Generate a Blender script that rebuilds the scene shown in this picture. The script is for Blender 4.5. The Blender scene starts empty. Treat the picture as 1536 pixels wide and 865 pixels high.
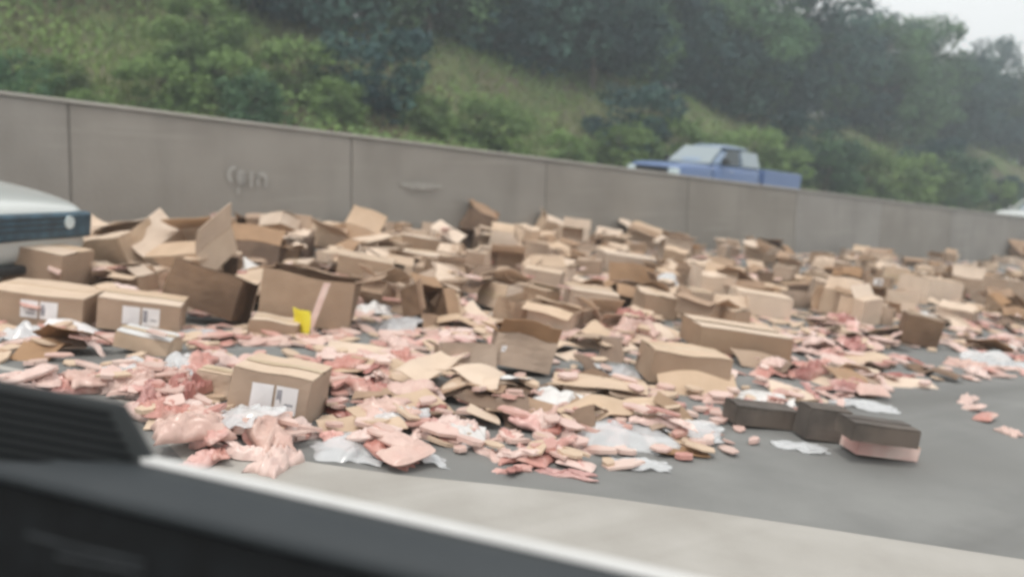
import bpy, math, random
import numpy as np
from mathutils import Vector, Matrix, Euler, noise
R = math.radians
scene = bpy.context.scene
COL = scene.collection
rng = random.Random(7)

# ------------------------------------------------------------------ frames, camera, light
FPX, CX, CY, H = 1300.0, 768.0, 432.5, 1.2
n_c = Vector((.11, 1, .1392)).normalized()       # road normal in camera axes
g_c = Vector((.04, 1, .1392)).normalized()       # gravity up in camera axes
vy = Vector((0, 0, -1)); vy = (vy - g_c * vy.dot(g_c)).normalized()
vx = vy.cross(g_c)
CW = Matrix((vx, vy, g_c))                       # camera axes -> world axes
N = CW @ n_c
D = CW @ Vector((1.2554, .00115, -1)); D = (D - N * D.dot(N)).normalized()
C_ = N.cross(D)
ROAD = Matrix((D, C_, N)).transposed()           # road axes (along, across, up) -> world
ROAD4 = ROAD.to_4x4()
CAMP = N * H
cam = bpy.data.objects.new('camera', bpy.data.cameras.new('camera')); COL.objects.link(cam)
cam.matrix_world = Matrix.Translation(CAMP) @ CW.to_4x4()
cam.data.sensor_width = 36; cam.data.lens = 36 * FPX / 1536
cam.data.clip_start = .05; cam.data.clip_end = 3000
cam.data.dof.use_dof = True; cam.data.dof.focus_distance = 2.2; cam.data.dof.aperture_fstop = 2.0
scene.camera = cam

world = bpy.data.worlds.new('World'); scene.world = world; world.use_nodes = True
wn, wl = world.node_tree.nodes, world.node_tree.links
bg = wn['Background']; sky = wn.new('ShaderNodeTexSky'); sky.sky_type = 'NISHITA'
sky.sun_disc = False
SUN_EL, SUN_AZ = R(64), R(205)
sky.sun_elevation = SUN_EL; sky.sun_rotation = SUN_AZ
sky.dust_density = 6; sky.air_density = 1.0; sky.ozone_density = 1
hs = wn.new('ShaderNodeHueSaturation'); hs.inputs['Saturation'].default_value = .16
wl.new(sky.outputs[0], hs.inputs['Color'])
cmx = wn.new('ShaderNodeMix'); cmx.data_type = 'RGBA'
cno = wn.new('ShaderNodeTexNoise'); cno.inputs['Scale'].default_value = 1.6; cno.inputs['Detail'].default_value = 6
ctc = wn.new('ShaderNodeTexCoord'); wl.new(ctc.outputs['Generated'], cno.inputs['Vector'])
cmr = wn.new('ShaderNodeMapRange'); cmr.inputs[1].default_value = .3; cmr.inputs[2].default_value = .7; cmr.inputs[3].default_value = .6; cmr.inputs[4].default_value = .8
wl.new(cno.outputs[0], cmr.inputs[0]); wl.new(cmr.outputs[0], cmx.inputs[0])     # pale overcast cloud layer
wl.new(hs.outputs[0], cmx.inputs[6]); cmx.inputs[7].default_value = (10.5, 10.6, 10.5, 1)
wl.new(cmx.outputs[2], bg.inputs[0]); bg.inputs[1].default_value = .15
sl = bpy.data.lights.new('sun', 'SUN'); sl.energy = 1.5; sl.angle = R(10); sl.color = (1, .945, .86)
sun = bpy.data.objects.new('sun', sl); COL.objects.link(sun)
sd = Vector((math.sin(SUN_AZ) * math.cos(SUN_EL), math.cos(SUN_AZ) * math.cos(SUN_EL), math.sin(SUN_EL)))
sun.rotation_euler = sd.to_track_quat('Z', 'Y').to_euler()
vs = scene.view_settings
vs.view_transform = 'Standard'; vs.look = 'None'; vs.gamma = 1; vs.use_curve_mapping = False
vs.exposure = -0.17
scene.cycles.pixel_filter_type = 'BLACKMAN_HARRIS'; scene.cycles.filter_width = 2.2

# ------------------------------------------------------------------ ground helpers
def sst(x, a, b):
    k = max(0., min(1., (x - a) / (b - a))); return k * k * (3 - 2 * k)
def dip(a, t): return -.16 * sst(t, 3.8, 6.6) * (1 - sst(a, 2.2, 5.5))
def ray(px, py):
    d = CW @ Vector(((px - CX) / FPX, -(py - CY) / FPX, -1))
    return Vector((d.dot(D), d.dot(C_), d.dot(N)))
def pix(px, py, h=0.):
    d = ray(px, py); k = 5
    hz = h
    for _ in range(25):
        k = .5 * k + .5 * (H - hz) / max(1e-4, -d.z)
        hz = h + dip(d.x * k, d.y * k)
    return d.x * k, d.y * k, k
def proj(a, t, h=0.):
    v = CW.transposed() @ (ROAD @ Vector((a, t, h)) - CAMP)
    return CX + FPX * v.x / -v.z, CY - FPX * v.y / -v.z, -v.z
def W(a, t, h=0.):                                # gravity-vertical height above the road plane
    return ROAD @ Vector((a, t, dip(a, t))) + Vector((0, 0, h))
GR = ROAD.transposed() @ Vector((0, 0, 1))
TW = pix(768, 361)[1]                             # wall face

# ------------------------------------------------------------------ materials
def nodes(name):
    m = bpy.data.materials.new(name); m.use_nodes = True
    return m, m.node_tree.nodes, m.node_tree.links, m.node_tree.nodes['Principled BSDF']
def mat(name, c1, c2=None, scale=8., rough=.8, detail=6., bump=0., bscale=None, lo=.35, hi=.65, metal=0., coat=0., spec=.5, c3=None, s3=2., isl=0., w3=(.45, .6)):
    m, n, l, b = nodes(name)
    b.inputs['Roughness'].default_value = rough; b.inputs['Metallic'].default_value = metal
    b.inputs['Coat Weight'].default_value = coat; b.inputs['Coat Roughness'].default_value = .12
    b.inputs['Specular IOR Level'].default_value = spec
    b.inputs['Base Color'].default_value = (*c1, 1)
    tc = n.new('ShaderNodeTexCoord')
    if c2:
        nt = n.new('ShaderNodeTexNoise'); nt.inputs['Scale'].default_value = scale; nt.inputs['Detail'].default_value = detail
        l.new(tc.outputs['Object'], nt.inputs['Vector'])
        cr = n.new('ShaderNodeValToRGB'); cr.color_ramp.elements[0].position = lo; cr.color_ramp.elements[1].position = hi
        cr.color_ramp.elements[0].color = (*c1, 1); cr.color_ramp.elements[1].color = (*c2, 1)
        l.new(nt.outputs[0], cr.inputs[0]); out = cr.outputs[0]
        if c3:
            n3 = n.new('ShaderNodeTexNoise'); n3.inputs['Scale'].default_value = s3; n3.inputs['Detail'].default_value = 5
            l.new(tc.outputs['Object'], n3.inputs['Vector'])
            r3 = n.new('ShaderNodeMapRange'); r3.inputs[1].default_value, r3.inputs[2].default_value = w3
            l.new(n3.outputs[0], r3.inputs[0])
            mx = n.new('ShaderNodeMix'); mx.data_type = 'RGBA'
            l.new(r3.outputs[0], mx.inputs[0]); l.new(out, mx.inputs[6]); mx.inputs[7].default_value = (*c3, 1)
            out = mx.outputs[2]
        if isl:
            oi = n.new('ShaderNodeObjectInfo'); h = n.new('ShaderNodeHueSaturation')
            mr = n.new('ShaderNodeMapRange'); mr.inputs[3].default_value = 1 - isl; mr.inputs[4].default_value = 1 + isl
            l.new(oi.outputs['Random'], mr.inputs[0]); l.new(mr.outputs[0], h.inputs['Value']); l.new(out, h.inputs['Color'])
            mr2 = n.new('ShaderNodeMapRange'); mr2.inputs[3].default_value = 1.15; mr2.inputs[4].default_value = .8
            l.new(oi.outputs['Random'], mr2.inputs[0]); l.new(mr2.outputs[0], h.inputs['Saturation'])
            out = h.outputs[0]
        l.new(out, b.inputs['Base Color'])
    if bump:
        nb = n.new('ShaderNodeTexNoise'); nb.inputs['Scale'].default_value = bscale or scale; nb.inputs['Detail'].default_value = 5
        l.new(tc.outputs['Object'], nb.inputs['Vector'])
        bp = n.new('ShaderNodeBump'); bp.inputs['Strength'].default_value = 1; bp.inputs['Distance'].default_value = bump
        l.new(nb.outputs[0], bp.inputs['Height']); l.new(bp.outputs[0], b.inputs['Normal'])
    return m
M = {}
def streak(m, c, rot, scl, lo, hi, amt):          # directional stains (drips, tyre wear) over the base colour
    n, l = m.node_tree.nodes, m.node_tree.links; b = n['Principled BSDF']; src = b.inputs['Base Color'].links[0].from_socket
    tc = n.new('ShaderNodeTexCoord'); mp = n.new('ShaderNodeMapping'); mp.inputs['Rotation'].default_value = rot
    mp2 = n.new('ShaderNodeMapping'); mp2.inputs['Scale'].default_value = scl
    nt = n.new('ShaderNodeTexNoise'); nt.inputs['Scale'].default_value = 1; nt.inputs['Detail'].default_value = 7
    l.new(tc.outputs['Object'], mp.inputs['Vector']); l.new(mp.outputs[0], mp2.inputs['Vector']); l.new(mp2.outputs[0], nt.inputs['Vector'])
    mr = n.new('ShaderNodeMapRange'); mr.inputs[1].default_value = lo; mr.inputs[2].default_value = hi; mr.inputs[4].default_value = amt
    mx = n.new('ShaderNodeMix'); mx.data_type = 'RGBA'; l.new(nt.outputs[0], mr.inputs[0]); l.new(mr.outputs[0], mx.inputs[0])
    l.new(src, mx.inputs[6]); mx.inputs[7].default_value = (*c, 1); l.new(mx.outputs[2], b.inputs['Base Color'])
M['asphalt'] = mat('asphalt', (.185, .185, .178), (.235, .235, .225), 2.2, .85, 8, .003, 90, c3=(.15, .148, .14), s3=.55, w3=(.5, .75))
M['concrete_apron'] = mat('concrete_apron', (.36, .34, .31), (.42, .40, .37), 3, .85, 8, .002, 60, c3=(.31, .29, .265), s3=.9, w3=(.55, .8))
M['wall'] = mat('wall_concrete', (.265, .243, .216), (.305, .283, .254), 1.1, .9, 9, .004, 20, c3=(.225, .205, .182), s3=.45, w3=(.5, .75), isl=.05)
DA = math.atan2(D.y, D.x)
streak(M['asphalt'], (.12, .118, .112), (0, 0, -DA), (.12, 2.2, .3), .5, .68, .55)
streak(M['concrete_apron'], (.27, .25, .22), (0, 0, -DA), (.25, 3.0, .3), .52, .72, .5)
streak(M['wall'], (.17, .155, .135), (0, 0, -DA), (1.6, 1.6, .3), .52, .75, .38)
streak(M['wall'], (.36, .34, .305), (0, 0, -DA), (.5, .5, 7.), .56, .75, .45)
M['wall_cap'] = mat('wall_cap', (.33, .31, .28), (.39, .37, .335), 3, .9, 6)
M['joint'] = mat('joint', (.17, .155, .138), (.20, .185, .165), 6, .95)
M['graffiti'] = mat('graffiti_paint', (.43, .415, .39), (.34, .325, .30), 14, .9)
M['smear'] = mat('smear_paint', (.36, .345, .315), (.31, .29, .26), 14, .9)
M['far_asphalt'] = mat('far_asphalt', (.16, .16, .155), (.21, .21, .2), 2, .9)
M['soil'] = mat('soil', (.14, .13, .075), (.12, .16, .06), .35, .95, 8, .05, 3, c3=(.11, .085, .06), s3=.22, w3=(.5, .62))
CB = dict(rough=.82, detail=7, bump=.0015, bscale=45)
M['card'] = mat('cardboard', (.35, .245, .17), (.42, .30, .212), 5, isl=.14, c3=(.285, .205, .15), s3=2.6, w3=(.5, .8), **CB)  # darkened for carton bodies: shade on the sides is in the colour
M['card_pale'] = mat('cardboard_pale', (.58, .44, .325), (.66, .51, .385), 5, isl=.10, c3=(.50, .38, .29), s3=2.6, w3=(.5, .8), **CB)
M['card_dark'] = mat('cardboard_dark', (.19, .125, .085), (.25, .165, .11), 6, isl=.12, c3=(.14, .09, .06), s3=3, **CB)  # darker brown cardboard tone
M['card_in'] = mat('cardboard_inside', (.33, .21, .13), (.39, .25, .155), 6, isl=.1, **CB)
M['card_darkest'] = mat('cardboard_darkest', (.085, .07, .06), (.12, .10, .085), 6, isl=.1, c3=(.15, .12, .10), s3=3, **CB)  # darkest cardboard tone, for the boxes along the asphalt
M['paper'] = mat('label_paper', (.72, .70, .70), (.80, .78, .78), 9, .7)
M['ink'] = mat('label_ink', (.22, .21, .23), (.35, .34, .37), 30, .8)
M['tape'] = mat('tape', (.55, .42, .28), (.62, .49, .35), 12, .3)
M['meat'] = mat('meat', (.58, .29, .25), (.68, .43, .37), 4, .42, 5, .002, 18, coat=.25, isl=.14, c3=(.74, .58, .51), s3=5, w3=(.5, .75))
M['meat_pale'] = mat('meat_pale', (.66, .46, .405), (.74, .57, .50), 4, .42, 5, .002, 18, coat=.25, isl=.1, c3=(.58, .36, .31), s3=5, w3=(.52, .75))
M['meat_red'] = mat('meat_red', (.40, .17, .15), (.54, .28, .24), 5, .42, 5, .002, 18, coat=.25, isl=.16, c3=(.64, .42, .37), s3=5, w3=(.5, .75))
M['bag_solid'] = mat('bag_white', (.66, .64, .62), (.76, .74, .72), 5, .4, 5, .004, 25, coat=.2, isl=.08)
M['bag_grey'] = mat('bag_grey', (.33, .33, .34), (.52, .51, .51), 6, .4, 5, .004, 25, coat=.2)
M['yellow'] = mat('yellow_plastic', (.72, .60, .03), (.80, .70, .06), 9, .5)
M['bark'] = mat('bark', (.10, .085, .065), (.15, .125, .10), 6, .95, 6, .02, 8)
M['paint_white'] = mat('paint_white', (.56, .58, .56), None, rough=.25, coat=.6)
M['paint_blue'] = mat('paint_blue', (.11, .18, .36), None, rough=.3, coat=.6)
M['paint_pale'] = mat('paint_pale', (.22, .30, .42), None, rough=.25, coat=.6)
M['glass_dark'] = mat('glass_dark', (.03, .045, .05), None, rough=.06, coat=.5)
M['glass_sky'] = mat('glass_sky_painted', (.27, .33, .36), None, rough=.08, coat=1.)  # pale base colour stands for the sky reflected in the glass
M['black'] = mat('black_plastic', (.02, .022, .024), (.03, .032, .034), 20, .5)
M['grille'] = mat('grille_dark', (.05, .11, .155), (.03, .06, .085), 10, .35)
M['chrome'] = mat('chrome', (.6, .62, .65), None, rough=.2, metal=1)
M['lens'] = mat('lens', (.62, .72, .74), None, rough=.1, coat=1)
M['tyre'] = mat('tyre', (.02, .02, .02), (.035, .034, .032), 20, .9)
M['dash'] = mat('interior_plastic_shaded', (.004, .0045, .005), (.006, .007, .008), 30, .85, 5, .0006, 400, spec=.15)  # near black: shade of the unbuilt car roof is in the colour
M['dash_lit'] = mat('interior_ledge_lit', (.026, .032, .037), (.034, .040, .045), 6, .7, 5, .0006, 400)  # paler copy of the interior plastic, light on it put into the colour
M['seal'] = mat('sill_trim', (.55, .55, .54), (.64, .64, .63), 9, .45)  # white sill edge, its bright reflection line kept in the pale colour
def leafmat(name, c1, c2, scale, c3):
    m, n, l, b = nodes(name)
    b.inputs['Roughness'].default_value = .6; b.inputs['Specular IOR Level'].default_value = .25
    tc = n.new('ShaderNodeTexCoord'); nt = n.new('ShaderNodeTexNoise'); nt.inputs['Scale'].default_value = scale; nt.inputs['Detail'].default_value = 3
    l.new(tc.outputs['Object'], nt.inputs['Vector'])
    cr = n.new('ShaderNodeValToRGB'); e = cr.color_ramp.elements
    e[0].position = .38; e[0].color = (*c1, 1); e[1].position = .62; e[1].color = (*c3, 1)
    e2 = e.new(.5); e2.color = (*c2, 1)
    l.new(nt.outputs[0], cr.inputs[0])
    oi = n.new('ShaderNodeObjectInfo'); h = n.new('ShaderNodeHueSaturation')
    mr = n.new('ShaderNodeMapRange'); mr.inputs[3].default_value = .8; mr.inputs[4].default_value = 1.25
    l.new(oi.outputs['Random'], mr.inputs[0]); l.new(mr.outputs[0], h.inputs['Value']); l.new(cr.outputs[0], h.inputs['Color'])
    tr = n.new('ShaderNodeBsdfTranslucent'); ms = n.new('ShaderNodeMixShader'); ms.inputs[0].default_value = .25
    l.new(h.outputs[0], b.inputs['Base Color']); l.new(h.outputs[0], tr.inputs[0])
    l.new(b.outputs[0], ms.inputs[1]); l.new(tr.outputs[0], ms.inputs[2]); l.new(ms.outputs[0], n['Material Output'].inputs[0])
    return m
M['leaf'] = leafmat('leaf', (.06, .12, .065), (.09, .17, .085), .55, (.13, .225, .10))
M['leaf_blue'] = leafmat('leaf_blue', (.028, .066, .072), (.045, .098, .088), .5, (.075, .15, .115))
M['leaf_bright'] = leafmat('leaf_bright', (.11, .17, .065), (.17, .26, .09), .45, (.23, .34, .11))
M['grass'] = leafmat('grass_blades', (.19, .16, .10), (.19, .22, .09), .16, (.22, .31, .10))
def filmmat():
    m, n, l, b = nodes('clear_film')
    b.inputs['Base Color'].default_value = (.85, .86, .87, 1); b.inputs['Roughness'].default_value = .18
    b.inputs['Specular IOR Level'].default_value = .9
    b.inputs['Alpha'].default_value = .42
    return m
M['film'] = filmmat()

# ------------------------------------------------------------------ mesh helpers
class MB:
    def __init__(s): s.v = []; s.f = []; s.mi = []
    def add(s, vs, fs, mi=0):
        o = len(s.v); s.v += [Vector(p) for p in vs]; s.f += [tuple(i + o for i in f) for f in fs]; s.mi += [mi] * len(fs)
    def box(s, x0, x1, y0, y1, z0, z1, mi=0):
        s.add([(x, y, z) for z in (z0, z1) for y in (y0, y1) for x in (x0, x1)],
              [(0, 2, 3, 1), (4, 5, 7, 6), (0, 1, 5, 4), (2, 6, 7, 3), (0, 4, 6, 2), (1, 3, 7, 5)], mi)
    def sheet(s, fn, nu, nv, th, mi=0):          # thickened sheet; fn(u,v)->Vector
        P = [[fn(i / nu, j / nv) for i in range(nu + 1)] for j in range(nv + 1)]
        top = []; bot = []
        for j in range(nv + 1):
            for i in range(nu + 1):
                du = P[j][min(nu, i + 1)] - P[j][max(0, i - 1)]; dv = P[min(nv, j + 1)][i] - P[max(0, j - 1)][i]
                nn = du.cross(dv); nn = nn.normalized() if nn.length > 1e-9 else Vector((0, 0, 1))
                top.append(P[j][i] + nn * th / 2); bot.append(P[j][i] - nn * th / 2)
        k = len(top); w = nu + 1; F = []
        for j in range(nv):
            for i in range(nu):
                q = j * w + i
                F.append((q, q + 1, q + 1 + w, q + w)); F.append((k + q, k + q + w, k + q + 1 + w, k + q + 1))
        for i in range(nu):
            F.append((i, k + i, k + i + 1, i + 1)); q = nv * w + i; F.append((q, q + 1, k + q + 1, k + q))
        for j in range(nv):
            q = j * w; F.append((q, q + w, k + q + w, k + q)); q += nu; F.append((q, k + q, k + q + w, q + w))
        s.add(top + bot, F, mi)
    def tube(s, p0, p1, r0, r1, seg=8, mi=0):
        p0, p1 = Vector(p0), Vector(p1); ax = (p1 - p0).normalized()
        a = ax.orthogonal().normalized(); b = ax.cross(a)
        vs = [p + (a * math.cos(2 * math.pi * i / seg) + b * math.sin(2 * math.pi * i / seg)) * r for p, r in ((p0, r0), (p1, r1)) for i in range(seg)]
        s.add(vs, [(i, (i + 1) % seg, seg + (i + 1) % seg, seg + i) for i in range(seg)] + [tuple(reversed(range(seg))), tuple(range(seg, 2 * seg))], mi)
    def prism(s, poly, y0, y1, mi=0):            # poly in (x,z), counter-clockwise seen from -y
        k = len(poly)
        s.add([(x, y0, z) for x, z in poly] + [(x, y1, z) for x, z in poly],
              [tuple(range(k)), tuple(reversed(range(k, 2 * k)))] + [(i, k + i, k + (i + 1) % k, (i + 1) % k) for i in range(k)], mi)
    def warp(s, fn): s.v = [fn(p) for p in s.v]; return s
    def build(s, name, mats, parent=None, smooth=False, mesh_only=False):
        me = bpy.data.meshes.new(name); me.from_pydata([tuple(p) for p in s.v], [], s.f)
        for m in (mats if isinstance(mats, (list, tuple)) else [mats]): me.materials.append(m)
        me.polygons.foreach_set('material_index', s.mi)
        if smooth: me.polygons.foreach_set('use_smooth', [True] * len(s.f))
        me.update()
        if mesh_only: return me
        o = bpy.data.objects.new(name, me); COL.objects.link(o)
        if parent: o.parent = parent
        return o
def tag(o, label, cat, group=None, kind=None):
    o['label'] = label; o['category'] = cat
    if group: o['group'] = group
    if kind: o['kind'] = kind
    return o
def struct(o): o['kind'] = 'structure'; return o
def empty(name, mtx=None):
    o = bpy.data.objects.new(name, None); COL.objects.link(o); o.empty_display_size = .1
    if mtx is not None: o.matrix_world = mtx
    return o
def bevel(o, w=.01, seg=2):
    m = o.modifiers.new('bevel', 'BEVEL'); m.width = w; m.segments = seg; m.limit_method = 'ANGLE'; return o
def subd(o, lv=1):
    m = o.modifiers.new('subd', 'SUBSURF'); m.levels = m.render_levels = lv; return o

# ------------------------------------------------------------------ setting: ground
def frange(a, b, n): return [a + (b - a) * i / n for i in range(n + 1)]
def gsheet(name, As, Ts, hf, m, smooth=True):
    b = MB(); w = len(As)
    b.add([hf(a, t) for t in Ts for a in As], [(j * w + i, j * w + i + 1, (j + 1) * w + i + 1, (j + 1) * w + i) for j in range(len(Ts) - 1) for i in range(w - 1)])
    return struct(b.build(name, m, smooth=smooth))
As = frange(-50, -6, 6) + frange(-5, 20, 50) + frange(24, 84, 10)
gsheet('road', As, frange(-40, 3, 8) + frange(3.5, TW + .5, 16), lambda a, t: W(a, t), M['asphalt'])
edge_px = [(-420, 430), (-150, 505), (0, 549), (120, 574), (250, 625), (400, 684), (480, 697), (600, 714), (740, 728), (880, 744), (1070, 770), (1250, 797), (1400, 820), (1536, 841), (1900, 880), (2600, 960)]
ap = MB(); E = [pix(x, y)[:2] for x, y in edge_px]
E = [(E[0][0] - 20, E[0][1] - .5)] + E
vs_ = [ROAD @ Vector((a, t, .006 + dip(a, t))) for a, t in E] + [ROAD @ Vector((a * 1.0, -14 - .2 * i, .006)) for i, (a, t) in enumerate(E)]
k = len(E); ap.add(vs_, [(k + i, k + i + 1, i + 1, i) for i in range(k - 1)])
struct(ap.build('pavement', M['concrete_apron']))
FR = .68                                          # far carriageway height
TF0, TF1 = TW + .45, TW + 9.5
gsheet('far_road', frange(-50, 84, 30), frange(TF0, TF1, 4), lambda a, t: ROAD @ Vector((a, t, 0)) + Vector((0, 0, FR)), M['far_asphalt'])
def hill_h(a, t):
    x = t - TF1
    h = FR + .15 * sst(x, 0, 1) + 6.0 * sst(x, .5, 15) + 2.5 * sst(x, 14, 60)
    h += sst(x, 1, 5) * 1.0 * noise.noise(Vector((a * .11, t * .13, 3))) + .3 * sst(x, 0, 3) * noise.noise(Vector((a * .4, t * .4, 9)))
    return h
def HW(a, t): return ROAD @ Vector((a, t, 0)) + Vector((0, 0, hill_h(a, t)))
gsheet('hill', frange(-50, -12, 14) + frange(-10, 60, 110) + frange(63, 84, 8), frange(TF1, TF1 + 20, 40) + frange(TF1 + 22, TF1 + 60, 6), HW, M['soil'])

# ------------------------------------------------------------------ concrete wall
wall = empty('concrete_wall', Matrix.Translation(W(8, TW)))
tag(wall, 'long grey concrete median wall in joined panels behind the spilled boxes', 'wall')
def wall_pt(a, t, h):                             # top follows the road plane, base follows the ground
    z = ROAD @ Vector((a, t, 0))
    return z + Vector((0, 0, h)) if h > .01 else z + Vector((0, 0, h)) + N * dip(a, t)
wtop = [proj(*(ROAD.transposed() @ (ROAD @ Vector((8.8, TW, 0)) + Vector((0, 0, hh))))) for hh in (1., 1.4)]
def joint_a(px):                                  # along coordinate where the wall base crosses px column
    d = ray(px, CY); lo = 0
    # intersect with the vertical plane t=TW at eye level
    return d.x * TW / d.y
pj = [joint_a(x) for x in (105, 520, 808, 1020, 1183)]
PL = (pj[4] - pj[0]) / 4
WH = 1.34
for it in range(30):                              # choose the height so that the top projects right at x=768
    a0 = pj[0] + 1.8 * PL; v = ROAD.transposed() @ (ROAD @ Vector((a0, TW, 0)) + Vector((0, 0, WH)))
    x, y, z = proj(*v); tgt = 138 + .122 * x
    WH += (y - tgt) / FPX * z
print('wall', TW, PL, WH)
wb = Matrix.Translation(-W(8, TW))
for i in range(-4, 23):
    a0, a1 = pj[0] + i * PL + .013, pj[0] + (i + 1) * PL - .013
    m = MB()
    def face(a, off, h): return wb @ wall_pt(a, TW + off, h)
    prof = [(-.0, -.25), (-.0, .0), (.04, WH * .55), (.055, WH - .05), (.075, WH - .035), (.26, WH - .035), (.3, 0), (.3, -.25)]
    na = 6
    vs_ = []; fs = []
    for q in range(na + 1):
        a = a0 + (a1 - a0) * q / na
        for off, h in prof: vs_.append(face(a, off, h + .003 * math.sin(a * 3 + h * 4)))
    kp = len(prof)
    for q in range(na):
        for p in range(kp): fs.append((q * kp + p, (q + 1) * kp + p, (q + 1) * kp + (p + 1) % kp, q * kp + (p + 1) % kp))
    fs += [tuple(range(kp)), tuple(reversed(range(na * kp, na * kp + kp)))]
    m.add(vs_, fs)
    pn = m.build('panel', M['wall'], wall)
    c = MB()
    pr = [(.035, WH - .032), (.03, WH), (.05, WH + .012), (.26, WH + .012), (.28, WH), (.275, WH - .032)]
    vs_ = [face(a, o_, h_) for a in (a0 - .012, a1 + .012) for o_, h_ in pr]
    c.add(vs_, [(p, 6 + p, 6 + (p + 1) % 6, (p + 1) % 6) for p in range(6)] + [tuple(range(6)), tuple(reversed(range(6, 12)))])
    c.build('wall_cap', M['wall_cap'], wall)
    j = MB()
    vs_ = [face(a, o_, h_) for a in (a1 + .001, a1 + .025) for o_, h_ in ((.012, -.25), (.012, 0), (.052, WH * .55), (.075, WH - .04), (.2, WH - .04), (.2, -.25))]
    j.add(vs_, [(p, 6 + p, 6 + (p + 1) % 6, (p + 1) % 6) for p in range(6)] + [tuple(range(6)), tuple(reversed(range(6, 12)))])
    j.build('joint', M['joint'], wall)
    if i in (0, 1):
        g = MB()
        def wp(px, py):                           # pixel on the wall face -> wall local point, 3 mm proud
            d = ray(px, py); kk = TW / d.y
            for _ in range(6):
                p = Vector((0, 0, H)) + d * kk
                hh = max(0, p.z / GR.z); off = .04 * min(1, hh / (WH * .55)) + .015 * max(0, (hh / WH - .55) / .42); kk = (TW + off - .004) / (d.y)
            return wb @ (ROAD @ (Vector((0, 0, H)) + d * kk))
        def blob(cx, cy, rx, ry, seg=12, ring=None):
            if ring is None:
                g.add([wp(cx + rx * math.cos(q * 2 * math.pi / seg) * rng.uniform(.8, 1.15), cy - ry * math.sin(q * 2 * math.pi / seg)) for q in range(seg)], [tuple(range(seg))])
            else:
                a_, b_ = ring; pts = []
                for q in range(seg + 1):
                    an = R(a_ + (b_ - a_) * q / seg)
                    pts += [wp(cx + rx * math.cos(an), cy - ry * math.sin(an)), wp(cx + (rx - 5) * math.cos(an), cy - (ry - 5) * math.sin(an))]
                g.add(pts, [(2 * q, 2 * q + 2, 2 * q + 3, 2 * q + 1) for q in range(seg)])
        def stroke(x0, y0, x1, y1, w): g.add([wp(x0 - w / 2, y0), wp(x0 + w / 2, y0), wp(x1 + w / 2, y1), wp(x1 - w / 2, y1)], [(0, 1, 2, 3)])
        if i == 0:
            blob(351, 262, 10, 13, ring=(70, 250)); blob(362, 266, 7, 12, ring=(-200, 160)); blob(363, 267, 5.5, 10)
            stroke(377, 257, 377, 281, 4); blob(393, 267, 7.5, 9, ring=(-10, 190)); stroke(387, 262, 387, 279, 4); stroke(399, 266, 399, 280, 4); stroke(358, 281, 357, 292, 3)
            g.build('graffiti', M['graffiti'], pn)['label'] = 'small smudged white scrawl painted on wall panel'
        else:
            g.add([wp(x, y) for x, y in ((601, 274), (630, 273), (660, 276), (664, 281), (640, 285), (618, 284), (604, 280))], [tuple(reversed(range(7)))])
            g.build('paint_smear', M['smear'], pn)

# ------------------------------------------------------------------ vegetation
def leaves(mb, c, r, n, size, rg, flat=1.):
    for _ in range(n):
        d = Vector((rg.gauss(0, 1), rg.gauss(0, 1), rg.gauss(0, 1))).normalized()
        p = Vector(c) + Vector((d.x * r, d.y * r, d.z * r * flat)) * rg.uniform(.55, 1.05)
        nn = (d + Vector((rg.uniform(-1, 1), rg.uniform(-1, 1), rg.uniform(-.3, 1.2)))).normalized()
        a = nn.orthogonal().normalized(); a = (Matrix.Rotation(rg.uniform(0, 6.28), 3, nn) @ a); b = nn.cross(a)
        s = size * rg.uniform(.6, 1.4)
        mb.add([p - a * s * .5, p + b * s * .32 + nn * s * .06, p + a * s * .6, p - b * s * .32 + nn * s * .06], [(0, 1, 2, 3)])
def make_tree(seed, h, crown_r, leafm, lsize, nclump, nleaf, trunk_frac=.3, name='tree'):
    rg = random.Random(seed)
    t = MB(); f = MB()
    top = Vector((rg.uniform(-.4, .4), rg.uniform(-.4, .4), h * .8))
    pts = [Vector((0, 0, -.4)), Vector((rg.uniform(-.15, .15), rg.uniform(-.15, .15), h * trunk_frac)), top * .65, top]
    rr = [.045 * h * .55, .03 * h * .55, .02 * h * .5, .008 * h]
    for i in range(3): t.tube(pts[i], pts[i + 1], rr[i], rr[i + 1], 9)
    for _ in range(nclump):
        an = rg.uniform(0, 6.28); zz = rg.uniform(trunk_frac * .6, 1.0)
        wd = crown_r * math.sin(math.pi * min(1, max(.12, (zz - trunk_frac * .4) / (1.05 - trunk_frac * .4)))) ** .55
        rd = wd * rg.uniform(.35, 1.0)
        c = Vector((math.cos(an) * rd, math.sin(an) * rd, h * zz * rg.uniform(.9, 1.05)))
        s = pts[1].lerp(top, min(1, max(0, (zz - trunk_frac) / (1 - trunk_frac) * .8)))
        t.tube(s, s.lerp(c, .9), .018 * h * .4, .012, 5)
        leaves(f, c, crown_r * rg.uniform(.22, .42), nleaf, lsize, rg, .75)
    return t.build('trunk', M['bark'], mesh_only=True, smooth=True), f.build('crown', leafm, mesh_only=True)
protos = [make_tree(11, 8.5, 3.2, M['leaf'], .26, 46, 150), make_tree(12, 9.5, 3.4, M['leaf_blue'], .26, 50, 150),
          make_tree(13, 7.5, 3.3, M['leaf_blue'], .24, 44, 150), make_tree(14, 8, 2.8, M['leaf'], .24, 42, 150, .2)]
sprotos = [make_tree(21, 2.2, 1.5, M['leaf_bright'], .15, 26, 110, .1), make_tree(22, 3.0, 1.9, M['leaf'], .17, 30, 120, .1),
           make_tree(23, 2.6, 1.8, M['leaf_blue'], .17, 30, 120, .1)]
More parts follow.
